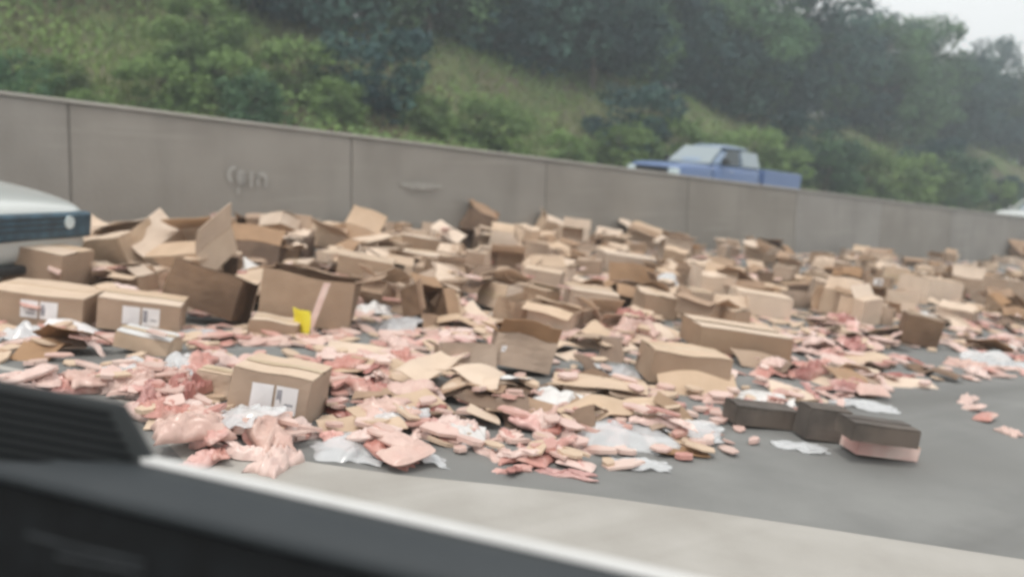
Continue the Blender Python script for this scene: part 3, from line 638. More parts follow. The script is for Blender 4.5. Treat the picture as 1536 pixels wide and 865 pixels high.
# hand-placed cartons: base centre px,py (front bottom edge), width px, height px, depth factor, yaw deg (from picture-right), state, mats, (rx, ry) deg, lift m, paper, short name, label
BX = [
 (406, 634, 124, 84, .8, -6, 'closed', 'm', (0, 0), 0, (.27, .86, .18, .78, 'f'), 'the front labelled carton', 'closed carton with two white label panels standing foremost near the camera'),
 (45, 491, 150, 58, .7, 2, 'closed', 'm', (2, -2), 0, (.38, .75, .3, .85, 'f'), 'the labelled carton at left edge', 'closed brown carton with white label at the left edge of the pile'),
 (196, 500, 118, 54, .8, 14, 'closed', 'm', (0, 1), 0, (.3, .75, .25, .85, 'f'), 'the second labelled carton', 'closed carton with white label right of the carton at left edge'),
 (18, 446, 150, 84, .6, -2, 'closed', 'm', (0, 2), 0, (.1, .4, .25, .75, 'f'), 'the carton below the sports car', 'closed brown carton with a pale label directly below the white sports car'),
 (160, 416, 92, 58, .8, -24, 'open', 'p', (22, -14), .04, None, 'the tipped carton beside the sports car', 'tipped open carton with slanted pale flap right beside the white sports car'),
 (270, 432, 100, 52, .9, -22, 'open', 'p', (28, -10), .03, None, 'the tallest tilted carton', 'pale carton tilted high on the pile with raised side flaps'),
 (305, 488, 115, 78, .6, -8, 'lidless', 'd', (-12, 8), 0, None, 'the dark crushed carton', 'dark brown crushed carton side between labelled carton and tall open carton'),
 (372, 408, 80, 42, .8, 6, 'open', 'd', (-8, 0), .02, None, 'the dark open carton', 'dark open carton behind the tall carton with yellow tag'),
 (452, 496, 138, 92, .6, 4, 'open', 'n', (-3, 2), 0, None, 'the tall carton with yellow tag', 'tall open carton with pale top flap and yellow tag hanging in front'),
 (422, 382, 66, 32, .8, 5, 'open', 'p', (6, -4), 0, None, 'the carton with upright pale flap', 'small carton with one pale flap standing up under the wall graffiti'),
 (540, 436, 84, 50, .8, 6, 'closed', 'n', (0, 2), 0, None, 'the carton right of the tall one', 'closed brown carton just right behind the tall open carton'),
 (512, 385, 70, 34, .9, -30, 'open', 'p', (8, 6), .04, None, 'the roof shaped carton', 'carton with pale flap pitched like a roof near the wall joint'),
 (632, 388, 66, 34, .8, 3, 'closed', 'm', (0, 0), 0, None, 'the carton under the paint smear', 'closed carton below the pale smear on the wall'),
 (634, 412, 70, 32, .8, 2, 'closed', 'm', (0, 0), 0, None, 'the lower carton under the smear', 'closed carton just in front of another below the wall smear'),
 (686, 394, 46, 38, .9, 30, 'lidless', 'd', (60, 0), 0, None, 'the grey tipped carton', 'small greyish carton tipped with its end facing forward'),
 (708, 360, 44, 44, .5, 20, 'open', 'd', (10, 20), 0, None, 'the dark torn carton by the wall', 'dark torn carton with flaps standing against the wall'),
 (760, 376, 56, 32, .7, 0, 'open', 'p', (0, 0), 0, None, 'the pale open carton by the wall', 'pale open carton with flaps near the third wall joint'),
 (757, 420, 52, 48, .8, 4, 'open', 'p', (88, 0), 0, None, 'the carton on its side', 'carton lying on its side with dark opening facing the camera'),
 (718, 412, 46, 36, .8, 8, 'closed', 'n', (0, 0), 0, None, 'the carton left of the side-lying one', 'pinkish brown closed carton left of the side-lying carton'),
 (812, 446, 58, 44, .8, -10, 'closed', 'm', (0, 0), 0, None, 'the carton right of the side-lying one', 'closed brown carton right of the side-lying carton'),
 (803, 362, 40, 34, .6, 25, 'open', 'p', (20, 15), 0, None, 'the pale flap by the third joint', 'small carton with bright flap raised against the wall'),
 (860, 374, 42, 32, .7, 4, 'open', 'p', (80, 0), 0, None, 'the far carton with dark opening', 'small far carton on its side with dark opening near the wall'),
 (806, 388, 46, 26, .8, 4, 'closed', 'm', (0, 0), 0, None, 'the small carton behind', 'small closed carton two rows before the wall in the middle'),
 (885, 482, 76, 48, 1.1, 3, 'closed', 'm', (0, 0), 0, None, 'the middle closed carton', 'closed carton with broad pale top in the middle of the spill'),
 (953, 462, 74, 36, .8, 3, 'open', 'd', (0, 0), 0, None, 'the dark fronted carton', 'dark fronted carton with pale lid edge right of the middle carton'),
 (942, 413, 84, 30, .8, 6, 'closed', 'm', (0, 0), 0, None, 'the wide far carton', 'wide closed carton behind the dark fronted carton'),
 (1042, 478, 54, 46, .8, -18, 'closed', 'n', (0, 0), 0, None, 'the carton left of the white bag', 'closed carton left of the round white bag'),
 (1076, 442, 74, 44, .8, 2, 'closed', 'p', (0, 0), 0, None, 'the rounded top carton', 'carton with bulging pale top behind the round white bag'),
 (1013, 388, 42, 36, .8, 8, 'open', 'p', (0, 0), 0, None, 'the upright far carton', 'upright pale open carton near the wall left of pickup'),
 (965, 374, 48, 24, .8, -14, 'open', 'p', (8, 10), 0, None, 'the slanted far carton', 'low pale carton with slanted flap against the wall'),
 (910, 372, 40, 20, .8, 4, 'open', 'm', (0, 0), 0, None, 'the low far carton', 'low open carton beside the slanted one at wall foot'),
 (1112, 538, 146, 42, .7, 5, 'closed', 'm', (0, 0), 0, None, 'the long double carton', 'long closed carton with wide pale top in the right middle'),
 (1028, 584, 126, 56, .6, 8, 'closed', 'n', (2, 0), 0, None, 'the big brown carton', 'big brown carton behind the pale slab of cardboard'),
 (697, 562, 84, 46, .6, 10, 'lidless', 'm', (-10, -5), 0, None, 'the slumped carton', 'slumped carton with rising edge left of the carton with white spot'),
 (778, 564, 92, 62, .6, 6, 'open', 'n', (-6, 4), 0, (.12, .2, .42, .6, 'f'), 'the carton with white spot', 'open brown carton with a small white spot on its front'),
 (630, 492, 60, 44, .8, 50, 'open', 'd', (60, 10), 0, None, 'the rolled carton with hole', 'tipped dark carton with a gaping end beside the white bags'),
 (1145, 478, 84, 38, .8, -3, 'closed', 'p', (0, 0), 0, None, 'the pale topped carton', 'closed carton with long pale top right of the round white bag'),
 (1241, 462, 44, 44, .9, -12, 'closed', 'n', (0, 0), 0, (.55, .95, .1, .7, 'f'), 'the upright labelled carton', 'upright carton with narrow white label at right middle'),
 (1290, 458, 48, 26, .8, 10, 'closed', 'n', (0, 0), 0, None, 'the low carton beside it', 'low brown carton right of the upright labelled carton'),
 (1252, 418, 46, 28, .8, 8, 'closed', 'n', (0, 0), 0, None, 'the carton behind the labelled one', 'closed carton behind the upright labelled carton'),
 (1325, 411, 54, 16, .8, 4, 'closed', 'p', (0, 0), 0, None, 'the flat pale carton', 'flat pale topped carton in the far rows right of centre'),
 (1405, 458, 68, 42, .9, 20, 'closed', 'p', (0, 0), 0, None, 'the pale two faced carton', 'pale carton turned corner forward in the far right rows'),
 (1450, 446, 48, 34, .8, -8, 'open', 'm', (0, 0), 0, None, 'the open far right carton', 'open carton right of the pale corner forward carton'),
 (1512, 464, 46, 50, .9, 22, 'closed', 'n', (0, 0), 0, None, 'the tall carton at right edge', 'tall brown carton at the right edge of the spill'),
 (1385, 522, 52, 50, .9, -14, 'closed', 'd', (0, 3), 0, None, 'the lone dark carton', 'dark brown carton standing alone in the right foreground'),
 (1144, 644, 102, 32, .45, 10, 'closed', 'w', (0, 0), 0, None, 'the long dark box', 'long dark box lying leftmost of three along the asphalt'),
 (1237, 664, 68, 54, .5, 8, 'closed', 'w', (0, 0), 0, None, 'the middle dark box', 'dark box in the middle of three along the asphalt'),
 (1327, 690, 100, 24, .5, 6, 'closed', 'p', (0, 0), 0, None, 'the pink bottom box', 'low pinkish box under the dark lid at asphalt edge'),
 (1324, 670, 108, 30, .5, 6, 'closed', 'w', (0, 0), .1, None, 'the dark lid box', 'dark box resting on the low pinkish box at asphalt edge'),
 (211, 532, 82, 28, .7, 2, 'closed', 'p', (0, 4), 0, None, 'the white topped tray', 'low tray with white top in front of the second labelled carton'),
 (408, 506, 72, 26, .7, 3, 'closed', 'm', (0, 0), 0, None, 'the low carton under the tag', 'low carton at the foot of the tall carton'),
 (1283, 388, 30, 12, .8, 0, 'closed', 'm', (0, 0), 0, None, 'the tiny far carton', 'tiny carton in the farthest row under the wall'),
 (1158, 392, 40, 22, .8, 12, 'open', 'd', (20, 0), 0, None, 'the dark far cartons', 'dark open carton in the farthest row below the pickup'),
 (1462, 386, 34, 18, .8, 12, 'open', 'd', (30, 0), 0, None, 'the dark scrap by the wall', 'dark torn carton at wall foot near the right edge'),
 (322, 598, 52, 44, .7, -4, 'closed', 'p', (0, 0), 0, None, 'the pinkish carton beside the front one', 'small pinkish closed carton left of the front labelled carton'),
]
for e in BX: LAND.append((e[0], e[1] - e[3] * .5, e[11]))
GBOX = 'cartons spilled across the road'
for i, (px, py, wp_, hp, df, yw, st, ms, (rx, ry), lift, paper, short, label) in enumerate(BX):
    a, t, z = pix(px, py, lift)
    s = z / FPX; w, h = wp_ * s / 1.02, hp * s * (.92 if st == 'closed' else .80); d = w * df if df > .55 else max(.14, w * df)
    if st == 'closed' and abs(rx) < 10: h = hp * s * .84
    if t + d > TW - .05: t -= (t + d) - (TW - .05)
    # base centre lies half a depth behind the front edge, along the picture's depth direction
    yaw = VIEWYAW + R(yw); fwd = Vector((-math.sin(VIEWYAW), math.cos(VIEWYAW)))
    a += fwd.x * d * .5; t += fwd.y * d * .5
    mt = [M[q] for q in MS[ms]]
    if st == 'closed' and ms in 'nd': mt[1] = M['card_pale' if ms == 'n' else 'card']  # closed tops paler than their sides, top light put into the colour
    if short == 'the white topped tray': mt[1] = M['bag_solid']
    if short == 'the pink bottom box': mt = [M['meat'], M['card_pale']]
    fa = {'the tall carton with yellow tag': (None, .3, 3.3, 2.9), 'the carton with upright pale flap': (2.9, 1.4, None, 2.2), 'the tallest tilted carton': (.06, .7, 2.3, 2.0),
          'the tipped carton beside the sports car': (.05, .08, 2.6, None), 'the roof shaped carton': (2.5, 2.2, None, 2.9), 'the carton on its side': (2.6, 2.2, 2.3, None)}.get(short)
    mtx, tall = box_mtx(a, t, yaw, R(rx), R(ry) + (.05 if abs(rx) < 15 else 0), w, d, h, lift)
    o = make_box('cardboard_box', w, d, h, st, mt, 100 + i, mtx, paper=paper, crush=.003 if ms == 'w' else .008 if st == 'closed' else .014, flap_ang=fa, tapeon=ms != 'w')
    if paper and short == 'the carton with white spot': pass
    tag(o, label, 'box', GBOX)
    fill(a, t, w, d, yaw, lift + tall * (.95 if st == 'closed' else .85))

# yellow tag with its strip on the tall carton
a, t, z = pix(457, 502); s = z / FPX
yt = empty('yellow_tag', ROAD4 @ Matrix.Translation((a - .1 * math.sin(-VIEWYAW), t - .06, dip(a, t))) @ Matrix.Rotation(VIEWYAW, 4, 'Z'))
b = MB(); b.sheet(lambda u, v: Vector((-.06 + .115 * u + .012 * math.sin(v * 3), -.02 + .02 * math.sin(u * 5 + v * 3), .005 + .2 * v - .02 * u)), 6, 6, .006); b.build('tag_sheet', M['yellow'], yt)
b = MB(); b.sheet(lambda u, v: Vector((.03 + .045 * u + .10 * v, -.01 + .03 * v, .03 + .36 * v)), 3, 8, .008); b.build('strap', M['meat_pale'], yt)
tag(yt, 'bright yellow tag with pale strap propped against the tall open carton', 'tag')

# ------------------------------------------------------------------ random cartons filling the field
fr = random.Random(77)
def in_field(px, py):
    # lower edge of the carton field in the picture
    pts = [(-200, 470), (0, 470), (250, 480), (500, 520), (700, 560), (900, 560), (1100, 560), (1200, 510), (1400, 500), (1540, 480), (1800, 480)]
    for (x0, y0), (x1, y1) in zip(pts, pts[1:]):
        if x0 <= px <= x1: return py < y0 + (y1 - y0) * (px - x0) / (x1 - x0)
    return False
nb = 0; tries = 0
while nb < 240 and tries < 9000:
    tries += 1
    px = fr.uniform(-60, 1640); base_y = 431 - .043 * (2400 - px)
    py = base_y + 3 + (fr.random() ** 1.6) * 125
    if not in_field(px, py): continue
    a, t, z = pix(px, py)
    if t > TW - .2: continue
    if px < 135 and t > 6.0: continue
    w = fr.uniform(.26, .40); d = w * fr.uniform(.6, .85); h = fr.uniform(.10, .21)
    yaw = fr.uniform(0, 6.28)
    if px > 1150: yaw = VIEWYAW + fr.gauss(0, .5)
    cov = covered(a, t, w, d, yaw)
    st = fr.choice(['closed', 'closed', 'open', 'open', 'lidless']); rx, ry = fr.gauss(0, 3), fr.gauss(0, 3)
    lift = 0
    if cov > .12:
        if cov > .5 and fr.random() < .16 and py < 440 and px > 250:
            lift = hat(a, t, w, d, yaw, 70) * .8; rx, ry = fr.gauss(0, 16), fr.gauss(0, 16)
            if lift > .3: continue
        else: continue
    elif fr.random() < .22: rx = fr.choice([80, -85, 40, 90, 20]); 
    yaw_d = yaw
    mtx, tall = box_mtx(a, t, yaw, R(rx), R(ry), w, d, h, lift)
    ms = fr.choice(['n', 'm', 'm', 'p', 'p', 'd' if fr.random() < .5 else 'n']); mt = [M[q] for q in MS[ms]]
    if st == 'closed' and ms == 'n': mt[1] = M['card_pale']  # paler top again carries the light from above
    pap = (.3, .7, .2, .8, 'f') if fr.random() < .1 else None
    o = make_box('cardboard_box', w, d, h, st, mt, 1000 + nb, mtx, paper=pap, crush=fr.uniform(.004, .02))
    word = {'closed': 'closed', 'open': 'open flapped', 'lidless': 'lidless'}[st] + {'n': ' brown', 'm': ' tan', 'p': ' pale', 'd': ' dark'}[ms] + ' carton'
    if abs(rx) > 30: word = 'tipped ' + word
    qx, qy, _ = proj(a, t, lift + h / 2)
    lab = word + ' ' + where(qx, qy)
    tag(o, lab, 'box', GBOX)
    fill(a, t, w, d, yaw, lift + tall * .9); nb += 1
print('boxes', nb, tries)

# ------------------------------------------------------------------ flattened cardboard sheets
def make_sheet(w, d, seed, m, fold=None, wav=.02):
    rg = random.Random(seed); b = MB(); A = [rg.uniform(-1, 1) for _ in range(6)]
    notch = rg.random() < .6
    fa = fold if fold is not None else rg.choice([0, rg.uniform(.1, .5), rg.uniform(.1, .3)]); fx = rg.uniform(.3, .7)
    def P(u, v):
        x = w * (u - .5); y = d * (v - .5) * (1 - .1 * abs(A[4]) * u)
        xf = w * (fx - .5)
        z = wav * (A[0] * math.sin(u * 4 + A[1] * 3) + A[2] * math.sin(v * 4 + u * 3 * A[3])) + wav * .8
        if fa: z += math.tan(min(.9, fa)) * (w * .5 - abs(x - xf)) * .5
        y += .02 * math.sin(u * 9 + A[5] * 9) * (v - .5)
        return Vector((x, y, z))
    b.sheet(P, 12, 8, .005)
    return b.build('cardboard_sheet', m, mesh_only=True)
def local_tilt(a, t, w):
    def hh(x, y):
        i, j = int((x - GA0) / RES), int((y - GT0) / RES)
        return float(HM[i, j]) if 0 <= i < GNA and 0 <= j < GNT else 0
    r = w * .42; gx = (hh(a + r, t) - hh(a - r, t)) / (2 * r); gy = (hh(a, t + r) - hh(a, t - r)) / (2 * r)
    return max(-.6, min(.6, gx)), max(-.6, min(.6, gy))
def put(name, me, a, t, yaw, w, d, q=70, th=.03, extra=(0, 0), sc=(1, 1, 1), tiltk=.8, lift=None, pad=.0):
    hh = hat(a, t, w * .8, d * .8, yaw, q) if lift is None else lift
    gx, gy = local_tilt(a, t, max(w, d)); gx += extra[0]; gy += extra[1]; gx *= tiltk; gy *= tiltk
    nz = Vector((-gx, -gy, 1)).normalized(); rot = Vector((0, 0, 1)).rotation_difference(nz).to_matrix().to_4x4()
    o = bpy.data.objects.new(name, me); COL.objects.link(o)
    o.matrix_world = ROAD4 @ Matrix.Translation((a, t, dip(a, t) + hh + pad)) @ rot @ Matrix.Rotation(yaw, 4, 'Z') @ Matrix.Diagonal((*sc, 1))
    fill(a, t, w * .8, d * .8, yaw, hh + th, occ=False)
    return o
GSH = 'flattened cardboard pieces'
SH = [ # px,py centre, w px, depth m, yaw, mat, fold, label, tilt
 (572, 538, 165, .32, 6, 'card_pale', .0, 'wide flat tan cardboard sheet with dark edge behind the meat', (.0, .1)),
 (668, 458, 110, .5, 8, 'card_pale', .0, 'broad tan cardboard sheet lying flat left of the middle cartons', (0, 0)),
 (1048, 590, 125, .34, 6, 'card_pale', .1, 'pale thick slab of cardboard in front of the big brown carton', (.05, .35)),
 (905, 592, 118, .3, 14, 'card_dark', .6, 'dark edged cardboard tented up at a sharp peak', (0, 0)),
 (818, 512, 120, .35, -10, 'card_pale', .1, 'pale sheet leaning over the carton with white spot', (-.1, .2)),
 (908, 522, 80, .3, 28, 'card_pale', .3, 'pale sheet bent like a V right of the white spot carton', (.3, .2)),
 (1320, 574, 180, .22, 12, 'card_pale', .0, 'long pale strip of cardboard across the right foreground', (0, .05)),
 (1150, 548, 110, .25, 12, 'card', .1, 'brown sheet under pink meat left of the long strip', (0, .1)),
 (980, 634, 120, .32, 14, 'card_pale', .35, 'torn pale cardboard sheet with bent corner near the asphalt', (.1, .3)),
 (110, 500, 86, .26, 14, 'paper', .0, 'white sheet lying in front of the carton at left edge', (-.1, .15)),
 (845, 478, 120, .25, 16, 'card_in', .1, 'curved sheet with dark underside left of the middle closed carton', (0, .1)),
 (1240, 520, 110, .3, 4, 'card_pale', .05, 'pale sheet beneath the pink meat at right', (0, 0)),
 (500, 612, 110, .2, 6, 'card', .0, 'short brown strip right of the front labelled carton', (0, 0)),
 (1020, 680, 80, .12, 10, 'card_in', .1, 'thin cardboard scrap at the asphalt edge', (0, 0)),
]
for i, (px, py, wpx, d, yw, m, fo, lab, ex) in enumerate(SH):
    a, t, z = pix(px, py); w = wpx * z / FPX
    o = put('cardboard_sheet', make_sheet(w, d, 300 + i, M[m], fo), a, t, VIEWYAW + R(yw), w, d, 60, .03, ex)
    tag(o, lab, 'cardboard', GSH); LAND.append((px, py, 'the ' + ' '.join(lab.split()[:5]).replace(' lying', '')))
LAND = LAND[:len(BX)]
xs = random.Random(12)
for k in range(104):
    px, py = xs.uniform(480, 1120), xs.uniform(470, 660)
    if k > 45: px = xs.uniform(1080, 1560); py = xs.uniform(430, 590 - (px - 1080) * .05)
    if py > 640 and px < 600: continue
    if any(e[1] > 470 and abs(px - e[0]) < e[2] * .6 + 20 and e[1] - 25 < py < e[1] + 22 for e in BX): continue
    a, t, z = pix(px, py); w, d = xs.uniform(.16, .34), xs.uniform(.12, .22); mm, wdd = xs.choice([('card_pale', 'pale'), ('card_pale', 'pale'), ('card', 'brown'), ('card_dark', 'dark')])
    o = put('cardboard_sheet', make_sheet(w, d, 900 + k, M[mm], xs.choice([0, .3, .7, .9])), a, t, xs.uniform(0, 6.28), w, d, 60, .04, (xs.gauss(0, .3), xs.gauss(0, .3)))
    tag(o, 'torn %s bent cardboard scrap %s' % (wdd, where(px, py)), 'cardboard', GSH)
sprot = [make_sheet(.5, .34, 400 + i, M[q], wav=.025) for i, q in enumerate(['card_pale', 'card', 'card_pale', 'card_in', 'card_pale', 'card', 'card_dark', 'card_pale'])]
swd = ['pale', 'brown', 'pale', 'brown', 'pale', 'brown', 'dark', 'pale']
def py_field(fr_, k=1.3, lo=5, hi=300):
    px = fr_.uniform(-40, 1620); return px, 431 - .043 * (2400 - px) + lo + fr_.random() ** k * hi
def lower_edge(px):                                # lower limit of all debris in the picture
    pts = [(-200, 540), (0, 545), (200, 600), (260, 690), (450, 690), (560, 705), (880, 720), (1000, 690), (1150, 660), (1230, 610), (1400, 575), (1540, 560), (1800, 560)]
    for (x0, y0), (x1, y1) in zip(pts, pts[1:]):
        if x0 <= px <= x1: return y0 + (y1 - y0) * (px - x0) / (x1 - x0)
    return 500
ns = 0
while ns < 200:
    px, py = py_field(fr)
    if py > lower_edge(px) - 15: continue
    a, t, z = pix(px, py)
    if t > TW - .3 or (px < 140 and t > 6): continue
    yaw = fr.uniform(0, 6.28); k_ = fr.randrange(8); s = fr.uniform(.55, 1.1)
    if hat(a, t, .3, .2, yaw, 80) > .22 and fr.random() < .85: continue
    if 300 < px < 520 and 520 < py < 665: continue
    if py > 530 and fr.random() < .55: continue
    if any(e[1] > 470 and abs(px - e[0]) < e[2] * .6 + 20 and e[1] - 25 < py < e[1] + 22 for e in BX): continue
    o = put('cardboard_sheet', sprot[k_], a, t, yaw, .5 * s, .34 * s, 75, .03, (fr.gauss(0, .18), fr.gauss(0, .18)), (s, s * fr.uniform(.6, 1), 1))
    tag(o, '%s flattened cardboard piece %s' % (swd[k_], where(px, py)), 'cardboard', GSH); ns += 1

# ------------------------------------------------------------------ meat packs
def make_pack(seed, L, Wd, T, bend, m, lump=1.):
    rg = random.Random(seed); b = MB(); nu, nv = 22, 16; off = Vector((rg.uniform(0, 50), rg.uniform(0, 50), 0))
    def prof(u, v, side):
        x, y = 2 * u - 1, 2 * v - 1
        e = (1 - abs(x) ** 3.2) * (1 - abs(y) ** 3.0); e = max(0, e) ** .5
        nz = noise.noise(off + Vector((x * 1.6, y * 1.3, side))) * .55 + noise.noise(off + Vector((x * 4, y * 3.4, side + 7))) * .3 - abs(noise.noise(off + Vector((x * 2.6, y * 4.2, side + 3)))) * .9 + .2
        edge = 1 + .10 * noise.noise(off + Vector((x * 1.3 + 9, y * 1.3, 0)))
        z = T * .5 * e * (side + (.75 * nz * lump if side > 0 else .15 * nz)) + T * .5
        px_ = L / 2 * x * edge; py_ = Wd / 2 * y * (edge + .08 * math.sin(x * 3 + seed))
        py_ += bend * (x * x - .4) * Wd; z += .015 * abs(bend) * math.sin(x * 4)
        return Vector((px_, py_, max(.001, z)))
    top = [prof(i / nu, j / nv, 1) for j in range(nv + 1) for i in range(nu + 1)]; bot = [prof(i / nu, j / nv, -1) for j in range(nv + 1) for i in range(nu + 1)]
    w = nu + 1; k_ = len(top); F = []
    for j in range(nv):
        for i in range(nu):
            q = j * w + i; F += [(q, q + 1, q + 1 + w, q + w), (k_ + q, k_ + q + w, k_ + q + 1 + w, k_ + q + 1)]
    for i in range(nu):
        F.append((i, k_ + i, k_ + i + 1, i + 1)); q = nv * w + i; F.append((q, q + 1, k_ + q + 1, k_ + q))
    for j in range(nv):
        q = j * w; F.append((q, q + w, k_ + q + w, k_ + q)); q += nu; F.append((q, k_ + q, k_ + q + w, q + w))
    b.add(top + bot, F); return b.build('meat_package', m, mesh_only=True, smooth=True)
def make_wrap(seed, L, Wd, T, m):
    rg = random.Random(seed); off = Vector((seed * 2.3, seed * .7, 5)); b = MB()
    ang = rg.uniform(-.6, .6); fo = rg.uniform(.2, .6)
    def P(u, v):
        x, y = 2 * u - 1, 2 * v - 1
        q = off + Vector((x * 1.5 + y * ang, y * 1.5, 0))
        rr = 1 + .35 * noise.noise(off + Vector((x * 1.1, y * 1.1, 4)))
        ridge = 1 - min(1, 3.2 * abs(noise.noise(q))); r2 = 1 - min(1, 3.5 * abs(noise.noise(q * 2.4)))
        rim = max(0, 1 - max(abs(x), abs(y)) ** 4) ** .6
        z = T * ((.45 + .45 * ridge + .3 * r2) * rim + fo * .35 * max(0, x + y * ang) ** 2)
        return Vector((x * L / 2 * rr + .012 * math.sin(y * 5 + seed), y * Wd / 2 * rr + .01 * math.sin(x * 6), max(.002, z)))
    b.sheet(P, 20, 15, .003)
    return b.build('meat_pack', m, mesh_only=True, smooth=seed % 2 == 0)
packs = []
for i in range(14):
    m = ['meat', 'meat_pale', 'meat_pale', 'meat', 'meat_pale', 'meat_red', 'meat_pale'][i % 7]; wd = {'meat': 'pink', 'meat_pale': 'pale pink', 'meat_red': 'reddish'}[m]
    if i < 7: L, Wd = .26 + .03 * (i % 3), .15 + .02 * (i % 2); packs.append((make_wrap(520 + i, L, Wd, .058 + .012 * (i % 3), M[m]), L, Wd, wd + ' crumpled pack of meat'))
    elif i < 10: packs.append((make_pack(500 + i, .25, .15, .05, .1 * (i % 3 - 1), M[m], 1.2), .25, .15, wd + ' slab of meat'))
    else: packs.append((make_wrap(540 + i, .26, .055, .03, M[m]), .26, .06, wd + ' thin strip of meat'))
ZN = [ # px range, py range, count, small strip share
 ((190, 340), (585, 690), 34, .4), ((270, 450), (645, 702), 20, .2), ((0, 330), (510, 585), 28, .4), ((490, 650), (545, 605), 20, .3), ((600, 700), (600, 660), 9, .6),
 ((500, 600), (620, 690), 6, .3), ((670, 900), (560, 640), 26, .4), ((720, 880), (635, 722), 20, .5), ((560, 700), (670, 704), 8, .2), ((890, 1090), (590, 665), 24, .4), ((1190, 1350), (490, 540), 26, .2),
 ((1110, 1230), (525, 570), 12, .2), ((480, 720), (470, 545), 14, .2), ((900, 1020), (465, 510), 12, .2), ((690, 800), (415, 440), 8, .2), ((1350, 1560), (470, 565), 34, .3), ((1150, 1400), (540, 600), 18, .4), ((1380, 1410), (650, 665), 2, 0.)]
cnt = 0; pr = random.Random(99)
def put_pack(px, py, strip, sc, k=.0):
    global cnt
    a, t, z = pix(px, py)
    if t > TW - .2 or (px < 140 and t > 6.2): return
    i = pr.randrange(10, 14) if pr.random() < strip + .12 else pr.randrange(10)
    me, L, Wd, word = packs[i]; yaw = pr.uniform(0, 6.28); s = sc * pr.uniform(.75, 1.15)
    if hat(a, t, L * .5, Wd * .5, yaw, 80) > (.065 if py > 540 else .2): return
    for e in BX:
        if e[1] > 470 and abs(px - e[0]) < e[2] * .55 + 14 and e[1] - 25 < py < e[1] + 16: return
    o = put('meat_pack', me, a, t, yaw, L * s, Wd * s, 70, .045 * s, (pr.gauss(0, .22), pr.gauss(0, .22)), (s, s, s * pr.uniform(.8, 1.3)))
    lw = ('%s %s' % (word, where(px, py)))
    if len(lw.split()) > 16: lw = lw.replace('crumpled ', '').replace('thin ', '').replace('slab of ', '')
    tag(o, lw, 'meat', 'packs of meat spilled from the cartons'); cnt += 1
for (x0, x1), (y0, y1), n_, st in ZN:
    for _ in range(n_):
        px, py = pr.uniform(x0, x1), pr.uniform(y0, y1)
        if y1 > 580 and px < 260 and py > 585 + (px - 180) * 1.2: py = 585 + max(0, px - 190) * .9
        put_pack(px, py, st, .82 if py > 560 else .9)
for px, py in ((1512, 650), (1460, 615), (1478, 630), (1450, 604), (1330, 700), (1395, 660)):
    put_pack(px, py, 0, .6)
while cnt < 296:
    px, py = py_field(pr, 1.0, 10, 240)
    if py > lower_edge(px) - 20: continue
    put_pack(px, py, .2, .8)
print('packs', cnt)
# remaining small scraps as one mass
b = MB(); sr = random.Random(41)
for _ in range(5200):
    px, py = py_field(sr, 1.5, 3, 330)
    if py > lower_edge(px) + 6 : continue
    a, t, z = pix(px, py)
    if t > TW - .1 or covered(a, t, .1, .1, 0) > .3: continue
    if py > 520 and sr.random() < .7: continue
    hh = hat(a, t, .08, .08, 0, 60); ff = 1 if py > 520 else 1.5; L, Wd = sr.uniform(.03, .09) * ff, sr.uniform(.02, .05) * ff; c = ROAD @ Vector((a, t, dip(a, t) + hh + .01))
    yw = sr.uniform(0, 6.28); U = ROAD @ Vector((math.cos(yw), math.sin(yw), sr.uniform(-.2, .2))); V_ = ROAD @ Vector((-math.sin(yw), math.cos(yw), sr.uniform(-.2, .2)))
    n2 = U.cross(V_).normalized(); T = sr.uniform(.006, .02); q = [c + U * L * x * sr.uniform(.7, 1.2) + V_ * Wd * y for x, y in ((-1, -.8), (.2, -1), (1, -.3), (.7, .9), (-.4, 1), (-1, .4))]
    b.add(q + [p * 1 + n2 * T for p in q], [tuple(reversed(range(6))), tuple(range(6, 12))] + [(i, (i + 1) % 6, 6 + (i + 1) % 6, 6 + i) for i in range(6)], sr.choice([0, 1, 1, 2]) if py > 500 else sr.choice([0, 1, 2, 2]))
tag(b.build('scraps', [M['meat'], M['meat_pale'], M['card_pale']]), 'small torn scraps of meat and cardboard scattered over the road', 'scraps', kind='stuff')

# ------------------------------------------------------------------ plastic bags and film
def make_film(seed, w, d, amp, m):
    rg = random.Random(seed); off = Vector((seed * 3.1, seed * 1.7, 0)); b = MB(); nu, nv = 26, 22
    def P(u, v):
        x, y = 2 * u - 1, 2 * v - 1; rr = 1 + .45 * noise.noise(off + Vector((x * 1.1, y * 1.1, 4)))
        r2 = (x * x + y * y) ** .5; sq = max(abs(x), abs(y)) / max(.001, r2)
        x2, y2 = x * (.35 + .65 * sq) * rr, y * (.35 + .65 * sq) * rr
        z = amp * (.6 * (1 - min(1, r2)) + .5 * abs(noise.noise(off + Vector((x * 1.8, y * 1.8, 0)))) + .12 * abs(noise.noise(off + Vector((x * 5, y * 5, 2)))))
        return Vector((x2 * w / 2, y2 * d / 2, max(.003, z)))
    b.sheet(P, nu, nv, .002); return b.build('plastic_bag', m, mesh_only=True, smooth=True)
